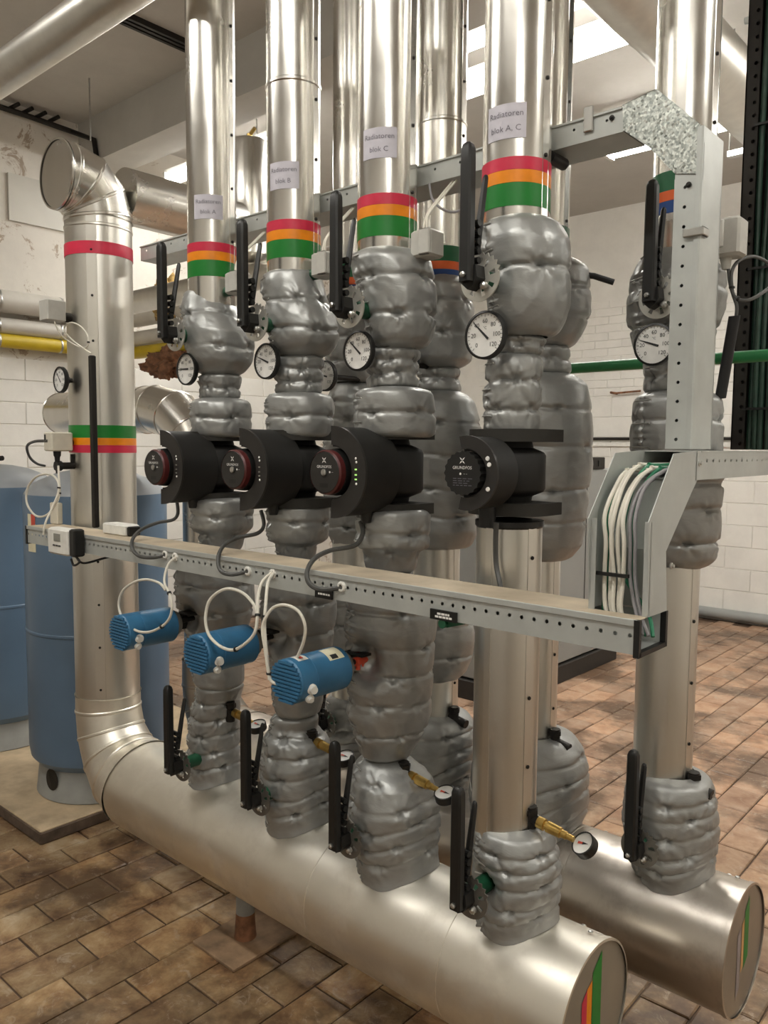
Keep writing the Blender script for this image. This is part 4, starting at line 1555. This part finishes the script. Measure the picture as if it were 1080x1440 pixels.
mb = MB().prism([(p[0], p[2]) for p in c], .0016, Matrix.Translation((0, VY0 - .001, 0)))
part('corner_plate', mb, 'spangle', T, 0, label='spangled zinc corner plate')
mb = MB()
o_ = [(p[0], p[2]) for p in c]
for a, b in ((0, 1), (1, 2), (4, 5), (5, 6)):
    (xa, za), (xb, zb) = o_[a], o_[b]
    mb.add([(xa, VY0 - .002, za), (xb, VY0 - .002, zb), (xb, VY1, zb), (xa, VY1, za)], [(0, 1, 2, 3)])
mb.prism(o_, -.0016, Matrix.Translation((0, VY1, 0)))
part('corner_skin', mb, 'galv', T, 0)
mb = MB()
holed(mb, (ux0, VY0, zb_), (1, 0, 0), (0, 0, 1), c[6][0] - ux0, zt_ - zb_ - .008, 24, .03, .003)
mb.box((ux0, VY0 + .001, zb_), (c[6][0], VY1, zb_ + .0015))
mb.box((ux0, VY1 - .0015, zb_), (c[6][0], VY1, zt_ - .005))
part('level_channel', mb, 'galv', T, 0)
part('level_lid', MB().box((ux0, VY0 - .004, zt_ - .009), (c[0][0], VY1 + .003, zt_ - .005)), 'galv', T, 0)
mb = MB()
for x, y in ((861, 166), (969, 260)):
    a = at(x, y, 1, VY0)
    mb.lathe([(0, .0055), (.002, .0055), (.003, .003), (.006, .0028)], (a[0], VY0 - .001, a[2]), (0, -1, 0), 10)
part('bolt', mb, 'steel_dark', T)
a = at(829, 165, 1, VY0)
part('lid_clip', MB().cbox((a[0] - .011, VY0 - .007, a[2] - .03), (a[0] + .011, VY0 - .003, a[2] + .02), .002), 'steel', T, 0)
a = at(978, 327, 1, VY0)
part('lid_clip', MB().cbox((a[0] - .022, VY0 - .009, a[2] - .008), (a[0] + .018, VY0 - .003, a[2] + .008), .002).cbox((vx1 + .001, VY0 - .004, a[2] - .006), (vx1 + .006, VY0 + .03, a[2] + .01), .002), 'steel', T, 0)
a = at(783, 226, 1, VY0 + .02)
part('drain_plug', MB().cyl((a[0], VY0 - .012, a[2]), (a[0], VY0 + .05, a[2]), .013, seg=16), 'black', T)
for x in (-1.40, -2.16):
    part('hanger_rod', MB().cyl((x, 1.60, zt_ - .006), (x, 1.60, ZC), .003, seg=8), 'steel', T)


# ------------------------------------------------------------------ loose cables
def cable(label, pts, r, mat, group=None, ties=()):
    """pts: (x, y, depth) rows read off the photograph with their own depth in the room"""
    P = smooth_path([at(x, y, 1, Y) for x, y, Y in pts], 9)
    ob = solo('cable', MB().tube(P, r, 8), mat, label, 'cable', group)
    for i in ties:
        p = P[min(i, len(P) - 2)]
        d = (P[min(i, len(P) - 2) + 1] - p).normalized()
        part('cable_tie', MB().cyl(p - d * .0025, p + d * .0025, r * 1.7, seg=10), 'black', ob)
    return ob


G1 = 'grey pump leads'
cable('dark grey lead from the first pump looping down into the long tray', [(249, 706, 1.375), (250, 722, 1.37), (243, 731, 1.355), (222, 735, 1.33), (200, 744, 1.28), (187, 757, 1.225), (186, 771, 1.205), (196, 782, 1.205), (216, 784, 1.21), (234, 780, 1.228)], .0052, 'cable_grey')
cable('dark grey lead from the middle pump looping down into the long tray', [(367, 718, 1.375), (371, 738, 1.37), (362, 750, 1.345), (335, 756, 1.30), (316, 766, 1.25), (307, 783, 1.212), (310, 802, 1.20), (326, 808, 1.205), (350, 803, 1.228)], .0052, 'cable_grey')
cable('dark grey lead from the largest pump looping down into the long tray', [(507, 733, 1.37), (510, 750, 1.365), (499, 767, 1.345), (465, 774, 1.29), (443, 785, 1.24), (432, 803, 1.205), (435, 820, 1.195), (452, 829, 1.205), (482, 826, 1.228)], .0056, 'cable_grey')
cable('grey lead hanging from the smaller pump down the bare riser into the tray', [(698, 735, 1.37), (697, 765, 1.375), (698, 795, 1.375), (703, 820, 1.36), (706, 838, 1.33)], .0055, 'cable_grey')
cable('white cable looping in a ring to the first blue actuator', [(248, 783, 1.222), (238, 792, 1.205), (232, 808, 1.19), (232, 822, 1.18), (238, 834, 1.172), (242, 852, 1.168), (238, 870, 1.166), (226, 882, 1.164), (208, 889, 1.162), (190, 886, 1.162), (174, 872, 1.164), (167, 852, 1.168), (172, 832, 1.17), (188, 819, 1.174), (206, 815, 1.176), (224, 820, 1.178), (233, 830, 1.178)], .0036, 'cable_white', ties=(36, 62))
cable('white cable looping in a ring to the middle blue actuator', [(383, 805, 1.222), (369, 818, 1.20), (363, 840, 1.175), (362, 868, 1.155), (358, 890, 1.145), (345, 905, 1.14), (328, 914, 1.14), (310, 909, 1.14), (294, 893, 1.145), (289, 870, 1.15), (294, 846, 1.158), (308, 832, 1.165), (324, 828, 1.17), (343, 835, 1.172), (358, 852, 1.168), (362, 868, 1.160)], .0038, 'cable_white', ties=(26, 52))
cable('white cable running from the tray straight to the largest blue actuator', [(385, 806, 1.222), (377, 818, 1.19), (374, 845, 1.16), (372, 878, 1.145), (374, 910, 1.14), (377, 940, 1.14), (381, 957, 1.14), (390, 962, 1.145)], .0038, 'cable_white', ties=(24, 48))
cable('white cable arching over from the tray ring to the top of the largest blue actuator', [(379, 956, 1.138), (373, 915, 1.138), (369, 885, 1.138), (374, 868, 1.142), (385, 854, 1.15), (402, 851, 1.155), (420, 860, 1.16), (429, 880, 1.162), (427, 902, 1.165), (420, 920, 1.17), (416, 928, 1.175)], .0036, 'cable_white')
# sensor boxes on the right shoulder of the risers
SB = [('a', 'small pale sensor box beside the stripes of the leftmost front riser'), ('b', 'small pale sensor box beside the stripes of the second front riser'), ('c', 'white sensor box with two leads beside the stripes of the third front riser')]
for k, lb in SB:
    x = FX[k] + .125
    T = thing('sensor_box', (x, YF, 1.93), lb, 'sensor', 'sensor boxes on the risers')
    part('housing', MB().cbox((x - .03, YF - .03, 1.930), (x + .03, YF + .024, 1.990), .005), 'box_grey', T)
    part('lid', MB().cbox((x - .002, YF - .036, 1.932), (x + .031, YF - .029, 1.989), .003), 'box_grey', T)
    part('knob', MB().cyl((x - .055, YF, 1.945), (x - .03, YF, 1.945), .014, seg=16), 'valve_green', T)
    mb = MB()
    for dx in (-.006, .004):
        mb.tube(smooth_path([(x + dx, YF - .01, 1.988), (x + dx * .5, YF, 2.03), (x + dx, YF + .06, 2.09), (x + dx, YF + .10, 2.128)], 6), .0028, 7)
    part('lead', mb, 'cable_white', T)
cable('thin grey cable sagging under the level tray beside the third front riser', [(604, 258, 1.548), (608, 280, 1.545), (622, 294, 1.545), (640, 298, 1.545), (655, 290, 1.56)], .003, 'cable_lilac')

a = at(1028, 337, 1, 1.90)
T = thing('sensor_box', (a[0], 1.90, a[2] - .05), 'grey actuator box on a black bracket right of the upright tray', 'sensor')
part('housing', MB().cbox((a[0] - .028, 1.87, a[2] - .04), (a[0] + .028, 1.93, a[2] + .045), .006), 'box_grey', T)
part('cover', MB().cbox((a[0] - .03, 1.866, a[2] - .02), (a[0] - .006, 1.872, a[2] + .04), .002), 'white', T)
part('bracket', MB().box((a[0] - .10, 1.895, a[2] - .02), (a[0] - .028, 1.905, a[2] + .005)).cyl((a[0] - .06, 1.9, a[2] - .025), (a[0] - .03, 1.9, a[2] - .015), .016, seg=12), 'black', T)
part('cable_gland', MB().cyl((a[0] - .01, 1.9, a[2] - .04), (a[0] - .008, 1.9, a[2] - .065), .013, .009, 12), 'box_grey', T)
cable('grey cable looping from the actuator box towards the cable ladder', [(1024, 366, 1.9), (1026, 395, 1.9), (1034, 418, 1.9), (1052, 422, 1.92), (1072, 412, 1.98), (1086, 398, 2.1), (1084, 374, 2.1), (1062, 361, 2.0), (1040, 366, 1.93), (1029, 383, 1.9), (1030, 410, 1.9), (1036, 430, 1.9), (1035, 446, 1.9)], .004, 'cable_grey', ties=(20, 88))
p, q = at(1033, 444, 1, 1.90), at(1013, 560, 1, 1.93)
solo('insulated_pipe', MB().cyl(p, q, .0125, seg=16), 'rubber', 'black foam sleeve slanting down behind the upright tray', 'pipe sleeve')

# ------------------------------------------------------------------ brass pressure gauges and stubs at the foot of the risers
GA = [('a', (.06, -.3, .95), 'small pressure gauge low behind the second jacket lever'), ('b', (0, -.3, .95), 'brass gauge fitting beside the second lower jacket'), ('c', (0, -.35, .93), 'brass fitting with a gauge lying flat beside the third lower jacket'), ('d', (-.3, -.62, .72), 'brass fitting with a white gauge facing up beside the nearest lower jacket')]
for k, nrm, lb in GA:
    x = FX[k] + .088
    T = thing('pressure_gauge', (x, YF, .66), lb, 'pressure gauge', 'brass pressure gauges')
    z = .698
    part('tee', MB().cyl((x - .02, YF, z - .03), (x - .02, YF, z + .03), .014, seg=14).lathe([(0, .018), (.012, .018)], (x - .02, YF, z + .012), (0, 0, 1), 6).cyl((x - .055, YF, z), (x + .005, YF, z), .012, seg=14), 'steel_dark', T)
    d = Vector((1, 0, -.12)).normalized()
    o = Vector((x + .0, YF, z))
    part('brass_fitting', MB().lathe([(0, .013), (.016, .013), (.017, .009), (.022, .009), (.023, .0125), (.055, .0115), (.056, .0085), (.068, .0085), (.069, .0065), (.085, .0065)], o, d, 12), 'brass', T)
    n = Vector(nrm).normalized()
    c_ = o + d * .108
    part('case', MB().lathe([(-.016, .022), (-.014, .026), (.005, .026), (.006, .0235), (.003, .0235)], c_, n, 28, True, False), 'black', T)
    f = part('dial_face', MB().lathe([(.0032, .0235), (.0034, .0001)], c_, n, 28, False, False), 'dial_white', T)
    u = Vector((0, 0, 1)).cross(n).normalized() if abs(n.z) < .9 else Vector((1, 0, 0))
    u = Vector((1, 0, 0)) - n * n.x
    u.normalize()
    v = n.cross(u)
    cc_ = c_ + n * .0042
    part('pointer', MB().add([cc_ - u * .009 + v * .001, cc_ + v * .003, cc_ + u * .015, cc_ - v * .003], [(0, 1, 2, 3)]), 'ink', f, 0)
    part('red_pointer', MB().add([cc_ - u * .012 + v * .003, cc_ + v * .002, cc_ - v * .002, cc_ - u * .012 - v * .003], [(0, 1, 2, 3)]).xf(Matrix.Translation(n * .0004)), 'sticker_red', f, 0)
for k, X, zz in (('e', XE, .70), ('h', XH_, .715), ('g', XG, .70)):
    lb = {'e': 'black stub valve tucked in the jacket at the foot of the rear right riser', 'h': 'black stub valve at the foot of the rear riser behind the nearest front riser', 'g': 'black stub valve at the foot of the rear riser behind the third front riser'}[k]
    x = X + .082
    solo('stub_valve', MB().cyl((x, YB - .01, zz - .04), (x, YB - .01, zz + .022), .014, seg=14).lathe([(0, .018), (.012, .018)], (x, YB - .01, zz + .006), (0, 0, 1), 6).cyl((x - .02, YB - .01, zz - .01), (x + .045, YB - .01, zz - .022), .013, seg=14), 'steel_dark', lb, 'valve', 'black stub valves')

# ------------------------------------------------------------------ bits on the wide riser and the left end of the tray
yb_ = YF - RL
T = thing('sensor_box', (XL, 1.29, 1.90), 'square grey sensor box on a dark stem high on the wide riser', 'sensor')
a = at(75, 439, 0, XL)
part('housing', MB().cbox((XL - .03, a[1] - .035, a[2] - .032), (XL + .03, a[1] + .03, a[2] + .038), .004), 'box_grey', T)
part('stem', MB().cyl((XL, a[1] + .03, a[2] - .012), (XL, yb_ + .01, a[2] - .012), .016, seg=14), 'steel_dark', T)
cable('thin white cable looping from the upper sensor box to the dark conduit', [(76, 452, 1.29), (85, 470, 1.31), (97, 480, 1.335), (112, 488, 1.345), (123, 487, 1.345), (123, 472, 1.345), (112, 458, 1.34), (98, 454, 1.335), (90, 464, 1.33), (104, 480, 1.34), (128, 497, 1.348)], .0026, 'cable_white', ties=(40,))
T = thing('sensor_box', (XL, 1.29, 1.47), 'cream sensor box with a cable loop beside the lower bands of the wide riser', 'sensor')
a = at(80, 622, 0, XL)
part('housing', MB().cbox((XL - .034, a[1] - .03, a[2] - .03), (XL + .026, a[1] + .045, a[2] + .034), .004), 'box_cream', T)
part('label_strip', MB().box((XL - .026, a[1] - .0312, a[2] + .0), (XL - .016, a[1] - .0295, a[2] + .026)), 'ink', T, 0)
part('cable_boot', MB().lathe([(0, .013), (.015, .012), (.02, .009), (.075, .006)], (XL, a[1], a[2] - .03), (0, 0, -1), 14), 'rubber', T)
part('stem', MB().cyl((XL, a[1] + .04, a[2]), (XL, yb_ + .01, a[2]), .01, seg=12), 'steel_dark', T)
cable('white cable ringing down from the cream sensor box to the tray', [(82, 655, 1.29), (83, 675, 1.285), (84, 690, 1.28), (80, 706, 1.27), (66, 724, 1.26), (50, 725, 1.26), (38, 708, 1.26), (39, 686, 1.262), (52, 670, 1.265), (70, 667, 1.27), (81, 676, 1.275), (82, 692, 1.27), (73, 715, 1.25), (64, 735, 1.222), (61, 752, 1.215)], .0036, 'cable_white', ties=(20, 96))
cable('short grey cable arching from the cream sensor box down to a tank top', [(67, 620, 1.27), (48, 621, 1.3), (38, 628, 1.36), (42, 643, 1.42), (52, 652, 1.5), (63, 655, 1.55)], .005, 'cable_grey')
a = at(98, 655, 0, XL)
T = thing('stub_valve', (XL, a[1], a[2] - .03), 'black drain valve stub under the bands of the wide riser', 'valve')
part('body', MB().cyl((XL, a[1] - .035, a[2]), (XL, yb_ + .01, a[2]), .012, seg=14).cyl((XL, a[1] + .01, a[2]), (XL, a[1] + .01, a[2] + .04), .006, seg=10), 'steel_dark', T)
part('cap', MB().lathe([(0, .017), (.02, .017)], (XL, a[1] - .05, a[2]), (0, 1, 0), 8), 'black', T)
a, b = at(66, 741, 1, 1.18), at(94, 783, 1, 1.18)
T = thing('thermostat', ((a[0] + b[0]) / 2, 1.2, b[2]), 'white wall controller with a little grey screen clipped on the left end of the tray', 'controller')
part('housing', MB().cbox((a[0], 1.18, b[2]), (b[0], 1.222, a[2]), .006), 'white', T)
w_, h_ = b[0] - a[0], a[2] - b[2]
part('screen', MB().box((a[0] + w_ * .36, 1.1785, b[2] + h_ * .52), (a[0] + w_ * .68, 1.181, b[2] + h_ * .8)), 'lcd', T, 0)
mb = MB()
for i in range(3):
    mb.cbox((a[0] + w_ * (.3 + .14 * i), 1.178, b[2] + h_ * .33), (a[0] + w_ * (.41 + .14 * i), 1.181, b[2] + h_ * .38), .001)
part('buttons', mb, 'ink', T, 0)
part('holder', MB().cbox((b[0] + .003, 1.186, b[2] + .0), (b[0] + .035, 1.222, a[2] + .002), .004), 'black', T)
solo('cable', MB().tube(smooth_path([at(100, 786, 1, 1.2), at(104, 795, 1, 1.2), at(112, 790, 1, 1.2), at(107, 783, 1, 1.21), at(118, 792, 1, 1.23), at(150, 784, 1, 1.30), at(180, 778, 1, 1.34)], 8), .0035, 8), 'rubber', 'thin dark cable curling under the left end of the tray', 'cable')
a = at(153, 750, 1, 1.30)
T = thing('junction_box', (a[0] + .06, 1.31, TZ1), 'low white box standing on the tray lid in front of the wide riser', 'box')
part('housing', MB().cbox((a[0], 1.278, TZ1 + .0005), (a[0] + .13, 1.330, TZ1 + .034), .004), 'white', T)
part('opening', MB().cbox((a[0] + .131, 1.284, TZ1 + .002), (a[0] + .142, 1.326, TZ1 + .03), .003), 'black', T)
a = at(79, 735, 1, 1.32)
solo('junction_box', MB().cbox((a[0] - .025, 1.31, TZ1 + .0005), (a[0] + .03, 1.33, TZ1 + .075), .003), 'box_cream', 'small upright cream box behind the tray at the left edge of the wide riser', 'box')

# ------------------------------------------------------------------ plinth and pressure tanks
T = thing('concrete_plinth', (-3.7, 1.9, 0), 'low concrete slab with rusty dark edges under the two blue tanks', 'plinth')
part('edge', MB().cbox((-4.7, 1.315, .0), (-2.862, 2.5, .050), .006), 'concrete_edge', T, 0)
part('top', MB().cbox((-4.7, 1.318, .045), (-2.866, 2.497, .056), .004), 'concrete', T, 0)


def tank(label, c, sticker=False):
    x, y = c
    zb = .0565
    T = thing('pressure_tank', (x, y, zb), label, 'tank', 'blue pressure tanks')
    R = .286
    part('body', MB().lathe([(.14, R - .06), (.15, R - .03), (.18, R - .006), (.22, R), (.70, R), (.704, R + .003), (.712, R + .003), (.716, R), (1.24, R), (1.262, R - .004)], (x, y, zb - .02), (0, 0, 1), 72), 'tank_blue', T, 30)
    part('dome', MB().lathe([(1.262, R - .004), (1.285, R - .018), (1.315, R - .06), (1.345, R - .13), (1.36, R - .2), (1.366, .02), (1.367, .001)], (x, y, zb - .02), (0, 0, 1), 72, False, False), 'tank_top', T, 50)
    part('foot_ring', MB().lathe([(0, R - .028), (.004, R - .024), (.03, R - .028), (.15, R - .04)], (x, y, zb), (0, 0, 1), 64, False, False), 'tank_base', T, 30)
    a = facing(x, y) - .85
    mb = MB()
    n = 20
    rr = R - .0275
    vs = []
    for k in range(n):
        q_ = 2 * PI * k / n
        vs.append((x + rr * math.cos(a + .14 * math.cos(q_)), y + rr * math.sin(a + .14 * math.cos(q_)), zb + .09 + .045 * math.sin(q_)))
    mb.add(vs, [tuple(range(n))])
    part('foot_opening', mb, 'black', T, 0)
    part('top_fitting', MB().cyl((x, y, zb + 1.34), (x, y, zb + 1.385), .02, seg=16).cyl((x - .05, y - .03, zb + 1.365), (x + .06, y + .02, zb + 1.375), .012, seg=12), 'steel_dark', T)
    if sticker:
        s0 = facing(x, y) - 1.12
        R_ = []
        for z in (1.075, 1.225):
            R_.append([(x + (R + .001) * math.cos(s0 + t), y + (R + .001) * math.sin(s0 + t), z) for t in (0, .1, .2)])
        st = part('sticker', MB().rings(R_, False, False, False), 'sticker', T)
        part('sticker_mark', MB().rings([[(x + (R + .0015) * math.cos(s0 + t), y + (R + .0015) * math.sin(s0 + t), z) for t in (.1, .15, .2)] for z in (1.17, 1.225)], False, False, False), 'sticker_red', st)
    return T


tank('blue pressure tank with a domed top, the nearer one, behind the wide riser', (-3.135, 1.72), True)
tank('blue pressure tank cut off by the left edge, the further one', (-4.0, 1.66))

# ------------------------------------------------------------------ pipes on the left wall, turning along the beam
def wall_pipe(name, mat, label, z, r, dx, dy, xe, cat='pipe'):
    x = X0 + dx
    y = 3.25 - dy
    R = max(.12, r * 1.6)
    pts = [(x, .2, z)] + [(x, y - R, z)]
    pts += [(x + R - R * math.cos(a), y - R + R * math.sin(a), z) for a in np.linspace(0, PI / 2, 7)[1:]]
    pts += [(xe, y, z)]
    T = thing(name, (x, 1.8, z - r), label, cat)
    part('run', MB().tube(pts, r, 32), mat, T)
    mb = MB()
    for yy in (1.9, 2.6):
        mb.box((X0, yy - .012, z - .012), (x, yy + .012, z + .012))
    part('support', mb, 'steel_dark', T, 0)
    mb = MB()
    for yy in (2.3, 2.72):
        mb.lathe([(-.008, r), (-.004, r + .003), (.004, r + .003), (.008, r)], (x, yy, z), (0, 1, 0), 32, False, False)
    part('joint_band', mb, 'steel', T)


wall_pipe('wall_pipe', 'duct_white', 'pale lagged pipe on the peeling left wall, uppermost of three', 2.432, .074, .10, 0, -4.3)
wall_pipe('wall_pipe', 'duct_white', 'thinner pale lagged pipe on the left wall, above the yellow one', 2.275, .052, .09, 0, -4.3)
wall_pipe('wall_pipe', 'pipe_yellow', 'bright yellow pipe on the left wall turning the corner', 2.178, .046, .09, -.02, -4.35)


def lump(name, mat, label, c, s_, seed, cat, n=26):
    mb = MB()
    R_ = []
    for i in range(n + 1):
        ph = PI * i / n
        row = []
        for k in range(36):
            a = 2 * PI * k / 36
            d = Vector((math.sin(ph) * math.cos(a), math.sin(ph) * math.sin(a), math.cos(ph)))
            q_ = .75 + .5 * noise.noise(d * 2.2 + Vector((seed, 0, 0))) + .28 * noise.noise(d * 6 + Vector((seed, 3, 0)))
            row.append((c[0] + d.x * s_[0] * q_, c[1] + d.y * s_[1] * q_, c[2] + d.z * s_[2] * q_))
        R_.append(row)
    mb.rings(R_, True, True)
    return solo(name, mb, mat, label, cat, None, 80)


lump('torn_lagging', 'wool', 'shaggy golden lump of torn lagging on the pale pipe, left of the leftmost front riser', (-4.82, 3.19, 2.50), (.13, .12, .16), 1, 'lagging')
lump('torn_lagging', 'rust', 'dark brown crust of old lagging hanging under the yellow pipe', (-4.9, 3.24, 2.07), (.34, .1, .13), 5, 'lagging')
# air vessel on a level pipe behind the first riser
T = thing('air_vessel', (-2.72, 2.2, 2.05), 'upright shiny air vessel with a brass vent, between the first and second front risers', 'vessel')
a, b = at(340, 205, 1, 2.2), at(372, 366, 1, 2.2)
vx, vr = (a[0] + b[0]) / 2 - .02, .085
part('body', MB().lathe([(b[2], .02), (b[2] + .012, vr * .7), (b[2] + .03, vr), (b[2] + .2, vr), (a[2] - .012, vr), (a[2], vr - .006), (a[2] + .003, .02)], (vx, 2.2, 0), (0, 0, 1), 48), 'alu', T, 30)
part('brass_vent', MB().cyl((vx, 2.2, a[2]), (vx, 2.2, a[2] + .035), .012, seg=12).cyl((vx, 2.2, a[2] + .03), (vx + .035, 2.2, a[2] + .05), .008, seg=10), 'brass', T)
T = thing('level_pipe', (-2.7, 2.2, b[2] - .115), 'level aluminium pipe under the air vessel behind the front risers', 'pipe')
part('cladding', MB().cyl((-3.7, 2.2, b[2] - .06), (-1.6, 2.2, b[2] - .06), .055, seg=32), 'alu_low', T)
for x in (-3.05, -2.33):
    part('hanger_rod', MB().cyl((x, 2.2, b[2] - .01), (x, 2.2, ZC), .004, seg=8), 'steel', T)

# ------------------------------------------------------------------ overhead pipes
T = thing('overhead_pipe', (-3.0, 1.305, 2.74), 'big clad pipe running overhead in the upper left corner', 'pipe')
part('cladding', MB().lathe([(0, .062), (1.6, .062), (1.604, .064), (1.612, .064), (1.616, .062), (4.6, .062)], (X0, 1.312, 2.81), (1, 0, 0), 48), 'alu_low', T, 30)
mb = MB()
for x in (-4.4, -2.15):
    mb.cyl((x, 1.312, 2.87), (x, 1.312, ZC), .005, seg=8)
part('hanger_rod', mb, 'steel_dark', T)
T = thing('overhead_duct', (-1.42, 3.2, 3.1), 'wide grey overhead pipe running to the back wall at the upper right', 'pipe')
part('cladding', MB().cyl((-1.42, 2.03, 3.26), (-1.42, Y1, 3.26), .15, seg=56), 'alu_low', T, 30)
mb = MB()
for y in (2.4, 4.6):
    mb.box((-1.58, y - .02, 3.08), (-1.26, y + .02, 3.11)).cyl((-1.575, y, 3.1), (-1.575, y, ZC), .005, seg=8).cyl((-1.265, y, 3.1), (-1.265, y, ZC), .005, seg=8)
part('hanger', mb, 'steel', T, 0)
T = thing('cable_rack', (-1.0, 4.2, 3.2), 'suspended rack of thin pipes under the ceiling at the far right', 'rack')
mb = MB()
for i in range(3):
    mb.cyl((-1.34, 4.05 + i * .09, 3.50 + .02 * i), (1.5, 4.05 + i * .09, 3.50 + .02 * i), .016, seg=12)
part('pipes', mb, 'grey_paint', T)
mb = MB()
for x in (-1.2, -.5):
    mb.box((x - .015, 3.98, 3.46), (x + .015, 4.3, 3.485)).cyl((x, 4.0, 3.47), (x, 4.0, ZC), .006, seg=8)
part('hanger', mb, 'steel', T, 0)
solo('hanger_rod', MB().cyl((-4.77, 2.63, 3.38), (-4.77, 2.63, ZC), .005, seg=8), 'steel', 'thin rod hanging from the ceiling above the elbow of the wide riser', 'rod')
a = at(60, 150, 2, 3.70)
T = thing('ceiling_pipework', (X0 + .12, 2.5, 3.62), 'dark old thin pipe with clamps along the top of the left wall', 'pipe')
part('run', MB().tube([(X0 + .05, .4, 3.70), (X0 + .05, 2.55, 3.68), (X0 + .07, 2.85, 3.66), (X0 + .25, 2.92, 3.58), (X0 + .3, 2.93, 3.3)], .018, 10), 'steel_dark', T)
mb = MB()
for i in range(4):
    mb.cyl((X0 + .02, 2.45 + i * .09, 3.70), (X0 + .1, 2.45 + i * .09 + .03, 3.72), .013, seg=8)
part('clamps', mb, 'steel_dark', T)

# ------------------------------------------------------------------ right edge: cable ladder, green pipe
lx = at(1048, 0, 1, 2.6)[0]
lx2 = at(1040, 600, 1, 2.6)[0]
lx = (lx + lx2) / 2
T = thing('cable_ladder', (lx + .12, 2.62, 1.5), 'upright dark perforated cable ladder packed with green cables at the right edge', 'cable ladder')
mb = MB()
mb.box((lx, 2.58, 1.499), (lx + .004, 2.66, ZC))
holed(mb, (lx, 2.58, 1.499), (0, 0, 1), (1, 0, 0), ZC - 1.499, .04, 60, .028, .006)
holed(mb, (lx + .24, 2.58, 1.499), (0, 0, 1), (1, 0, 0), ZC - 1.499, .04, 60, .012, .006)
mb.box((lx, 2.655, 1.499), (lx + .28, 2.66, ZC))
part('rail', mb, 'steel_dark', T, 0)
mb = MB()
rg = random.Random(9)
for i in range(11):
    x = lx + .048 + i * .0175
    mb.tube(smooth_path([(x + rg.uniform(-.004, .004), 2.60 + rg.uniform(-.012, .02), 1.5 + k * .375) for k in range(7)], 5), .0085, 8)
o = part('cables', mb, 'cable_dark', T, label='dark green cables packed side by side')
for k in range(5):
    part('strap', MB().box((lx + .03, 2.575, 1.62 + k * .42), (lx + .25, 2.583, 1.627 + k * .42)), 'black', T, 0)
solo('green_pipe', MB().cyl((-1.3, 2.3, 1.7505), (1.2, 2.3, 1.753), .0165, seg=24), 'pipe_green', 'thin bright green pipe running level behind the upright tray to the right edge', 'pipe')

# ------------------------------------------------------------------ grey cabinet and the back wall
T = thing('air_handler', (-3.0, 4.6, 0), 'large grey metal cabinet on a dark plinth behind the risers', 'cabinet')
part('plinth', MB().cbox((-3.72, 3.83, .0), (-2.46, 5.31, .115), .004), 'plinth', T, 0)
part('body', MB().cbox((-3.70, 3.85, .125), (-2.475, 5.29, 1.36), .008), 'grey_paint', T, 0)
mb = MB()
for y in (4.35, 4.82):
    mb.box((-2.474, y - .003, .2), (-2.472, y + .003, 1.3))
part('panel_joint', mb, 'steel_dark', T, 0)
part('latch_box', MB().cbox((-2.62, 4.88, 1.361), (-2.47, 5.06, 1.44), .004), 'steel_dark', T, 0)
part('latch', MB().cbox((-2.469, 4.96, 1.38), (-2.464, 4.975, 1.42), .001), 'black', T, 0)
solo('floor_pipe', MB().cyl((-4.8, Y1 - .06, .065), (X1, Y1 - .06, .065), .045, seg=20), 'grey_paint', 'grey pipe lying along the foot of the back wall', 'pipe')
T = thing('wall_conduit', (-3, Y1 - .03, 1.57), 'thin dark conduit running level across the white back wall', 'conduit')
part('run', MB().cyl((-4.6, Y1 - .035, 1.592), (X1, Y1 - .035, 1.592), .014, seg=10), 'steel_dark', T)
part('white_batten', MB().box((-4.6, Y1 - .03, 1.52), (X1, Y1 - .012, 1.555)), 'white', T, 0)
a = at(865, 553, 1, Y1 - .05)
T = thing('wall_hook', (a[0], Y1 - .05, a[2]), 'small rusty bracket sticking out of the back wall', 'bracket')
part('arm', MB().cyl((a[0], Y1, a[2]), (a[0] - .02, Y1 - .1, a[2] + .005), .012, seg=8).cyl((a[0] - .01, Y1 - .05, a[2]), (a[0] + .25, Y1 - .05, a[2] + .012), .009, seg=8), 'rust', T)
solo('insulated_pipe', MB().tube([at(812, 386, 1, 1.93), at(835, 388, 1, 1.97), at(863, 397, 1, 2.0)], .008, 10), 'rubber', 'short black pipe end sticking out behind the rear riser jackets', 'pipe sleeve')
